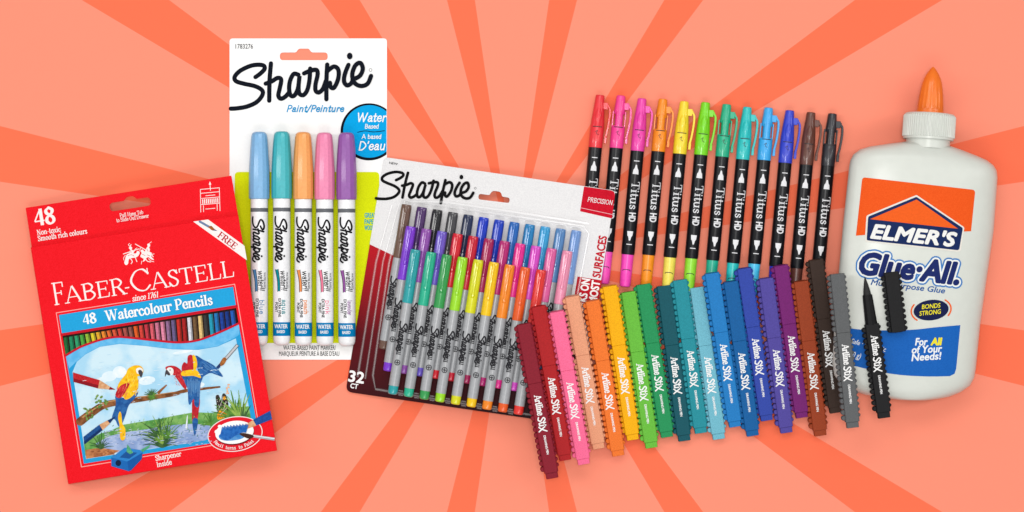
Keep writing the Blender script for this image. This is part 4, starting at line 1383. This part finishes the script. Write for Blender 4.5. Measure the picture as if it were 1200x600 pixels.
def fan_pens():
    L = 182.0
    specs = [('maroon', (140, 32, 48), (613.4, 378.7), (647, 559), 50, 40, 'leftmost of the fanned row'),
             ('dark red', (180, 36, 40), (630.7, 357.7), (662, 537.5), 47, 30, 'second from left of the fan'),
             ('bright pink', (255, 112, 156), (651.7, 363.6), (683.8, 541.8), 42, 20, 'between the red and peach ones'),
             ('peach', (238, 164, 128), (669.7, 345.6), (701, 523.4), 34, 9, 'over the pack edge'),
             ('orange', (246, 124, 50), (693.5, 351), (724, 532), 25, 3, 'between the peach and yellow ones'),
             ('golden yellow', (252, 182, 16), (713.7, 334), (741, 513.6), 18, .5, 'between the orange and lime ones'),
             ('lime green', (108, 192, 66), (735.4, 341.5), (763, 523.4), 8, .5, 'seventh of the fan'),
             ('leaf green', (40, 150, 92), (753, 332.6), (781, 511), 8, .5, 'beside the lime one'),
             ('dark petrol', (22, 88, 100), (777, 334.5), (801.4, 515.6), 3, .5, 'darkest of the green ones'),
             ('teal', (40, 146, 160), (795.7, 327.6), (820.6, 506.4), 6, .5, 'beside the dark petrol one'),
             ('pale aqua', (116, 188, 208), (815.6, 336.5), (841.7, 513.7), 2, .5, 'palest of the blue ones'),
             ('azure', (38, 128, 200), (833, 319), (860.5, 498.4), 17, .5, 'beside the pale aqua one'),
             ('denim blue', (24, 98, 164), (855, 328.8), (881, 509), 17, .5, 'middle of the three stronger blues'),
             ('indigo blue', (54, 76, 172), (870.5, 313.4), (897.4, 491), 17.5, .5, 'beside the denim blue one'),
             ('violet', (86, 76, 162), (896.2, 325), (920.4, 505.3), 17.5, .5, 'left of the purple one'),
             ('purple', (122, 38, 116), (913.4, 310), (938.4, 487.6), 17.5, .5, 'left of the rust one'),
             ('rust brown', (160, 68, 38), (937, 328.4), (960, 508.7), 17.5, .5, 'left of the darkest brown one'),
             ('dark brown', (62, 48, 42), (954.5, 303.4), (978, 482), 17.5, .5, 'left of the grey one'),
             ('grey', (98, 100, 102), (979.4, 320.7), (998, 500.4), 62.5, 62, 'at the left edge of the glue bottle')]
    base_m = plastic((128, 128, 128), .5)
    root = thing('scalloped_pen', '', 'pen', group='scalloped felt pens in the fanned row')
    # barrel, end plug, cap
    v, f = prism(SEC, 7, 112.4)
    parts = [(v, f)] + scallops(-1, 9, 112) + scallops(1, 12, 112, r=2.3, x=8.2)
    v, f = merge(*parts)
    bd = mesh_obj('barrel', v, f, base_m, root, bevel=.5)
    v, f = prism([(x * .86, .4 + (z - .4) * .86) for x, z in SEC], 0, 7.4)
    mesh_obj('end_plug', v, f, base_m, root, bevel=.7)
    s2 = [(x * 1.025, z + (.3 if z > 6 else 0)) for x, z in SEC]
    v, f = prism(s2, 112.5, L)
    v, f = merge((v, f), *(scallops(-1, 114, L) + scallops(1, 115, L, r=2.3, x=8.2)))
    mesh_obj('cap', v, f, base_m, root, bevel=.5)
    def print_on(parent, m, z=13.4):
        zf = lambda x, y: z
        t = Art(penconv, zf, .12, ydown=False)
        t.pen('Artline', (-3.6, 98.5), (-3.6, 75), 8.2, thick=.23, thin=.13)
        b = t.build('lettering', m, parent)
        t = Art(penconv, zf, .12, ydown=False)
        D = lambda u, v: (-4.2 + v * 8.4, 72 - u * 16)
        t.stroke([D(.26, .86), (D(.14, 1.0)), D(.02, .84), D(.12, .58), D(.24, .34), D(.14, .04), D(-.04, .14)], 1.5)
        t.stroke([D(.38, 1.0), D(.36, .5), D(.4, .08), D(.5, .16)], 1.35).stroke([D(.28, .72), D(.5, .76)], 1.1)
        t.stroke([D(.57, .66), D(.56, .06)], 1.35).stroke([D(.575, .96), D(.58, .9)], 1.5)
        t.stroke([D(.68, .78), D(.8, .4), D(.98, -.12)], 1.5).stroke([D(1.02, .98), D(.84, .36), D(.66, -.04)], 1.4)
        t.build('emblem', m, parent)
        t = Art(penconv, zf, .12, ydown=False)
        t.sans('DRAWING PEN', (-1.2, 51), (-1.2, 29), 2.5, .03)
        t.build('small_print', m, parent)
    white = ink((246, 246, 246))
    print_on(bd, white)
    def shade(o, c, nm=('barrel', 'end_plug', 'cap')):
        m = mat(c, None, rough=.55, spec=.08, scale=1500, amount=.16)
        for n in nm:
            for ch in kids(o, n):
                paint(ch, m)
    for i, (cn, c, tp, bt, zt, zb, where) in enumerate(specs):
        lb = '%s scalloped felt pen, %s' % (cn, where)
        if i == 0:
            o = root
            o['label'] = lb
        else:
            o = dup(root, lb)
        shade(o, c)
        place(o, tp, bt, L, zt, zb)

    # the open black one and its loose cap, both lying on the bottle
    blk = mat((26, 26, 28), None, rough=.55, spec=.12, scale=1500, amount=.2)
    r = thing('scalloped_pen', 'open black scalloped felt pen with bare tip, in front of the glue bottle', 'pen', group='scalloped felt pens in the fanned row')
    b2 = bd.copy()
    COL.objects.link(b2)
    b2.parent = r
    paint(b2, blk)
    for nm in ('lettering', 'emblem', 'small_print'):
        for ch in kids(root, nm)[:1]:
            c = ch.copy()
            COL.objects.link(c)
            c.parent = b2
    e2 = kids(root, 'end_plug')[0].copy()
    COL.objects.link(e2)
    e2.parent = r
    paint(e2, blk)
    v, f = lathe([(111, 6.9), (112, 7.2), (146, 5.8), (147, 5.6)], 6.9, 10)
    mesh_obj('tip_holder', v, f, blk, r, smooth=20)
    v, f = lathe([(146.4, 4.6), (152, 4.0), (160, 2.4), (166, 1.0), (168.4, .2)], 6.9, 14)
    mesh_obj('felt_tip', v, f, mat((24, 24, 26), rough=.8), r, smooth=40)
    place(r, (1012.4, 324.4), (1034.6, 489), 168.4, 62.6, 62)
    r = thing('pen_cap', 'loose black scalloped cap right of the open black pen, over the glue label', 'pen cap')
    v, f = prism(s2, 0, 70)
    v, f = merge((v, f), *(scallops(-1, 0, 70) + scallops(1, 1, 70, r=2.7)))
    mesh_obj('cap_shell', v, f, blk, r, bevel=.5)
    v, f = lathe([(-.4, 5.6), (.2, 5.6)], 6.9, 18)
    mesh_obj('cap_well', v, f, mat((14, 14, 15), rough=.8), r)
    place(r, (1042.4, 318.8), (1051, 388.6), 70, 62.6, 62.6)
fan_pens()
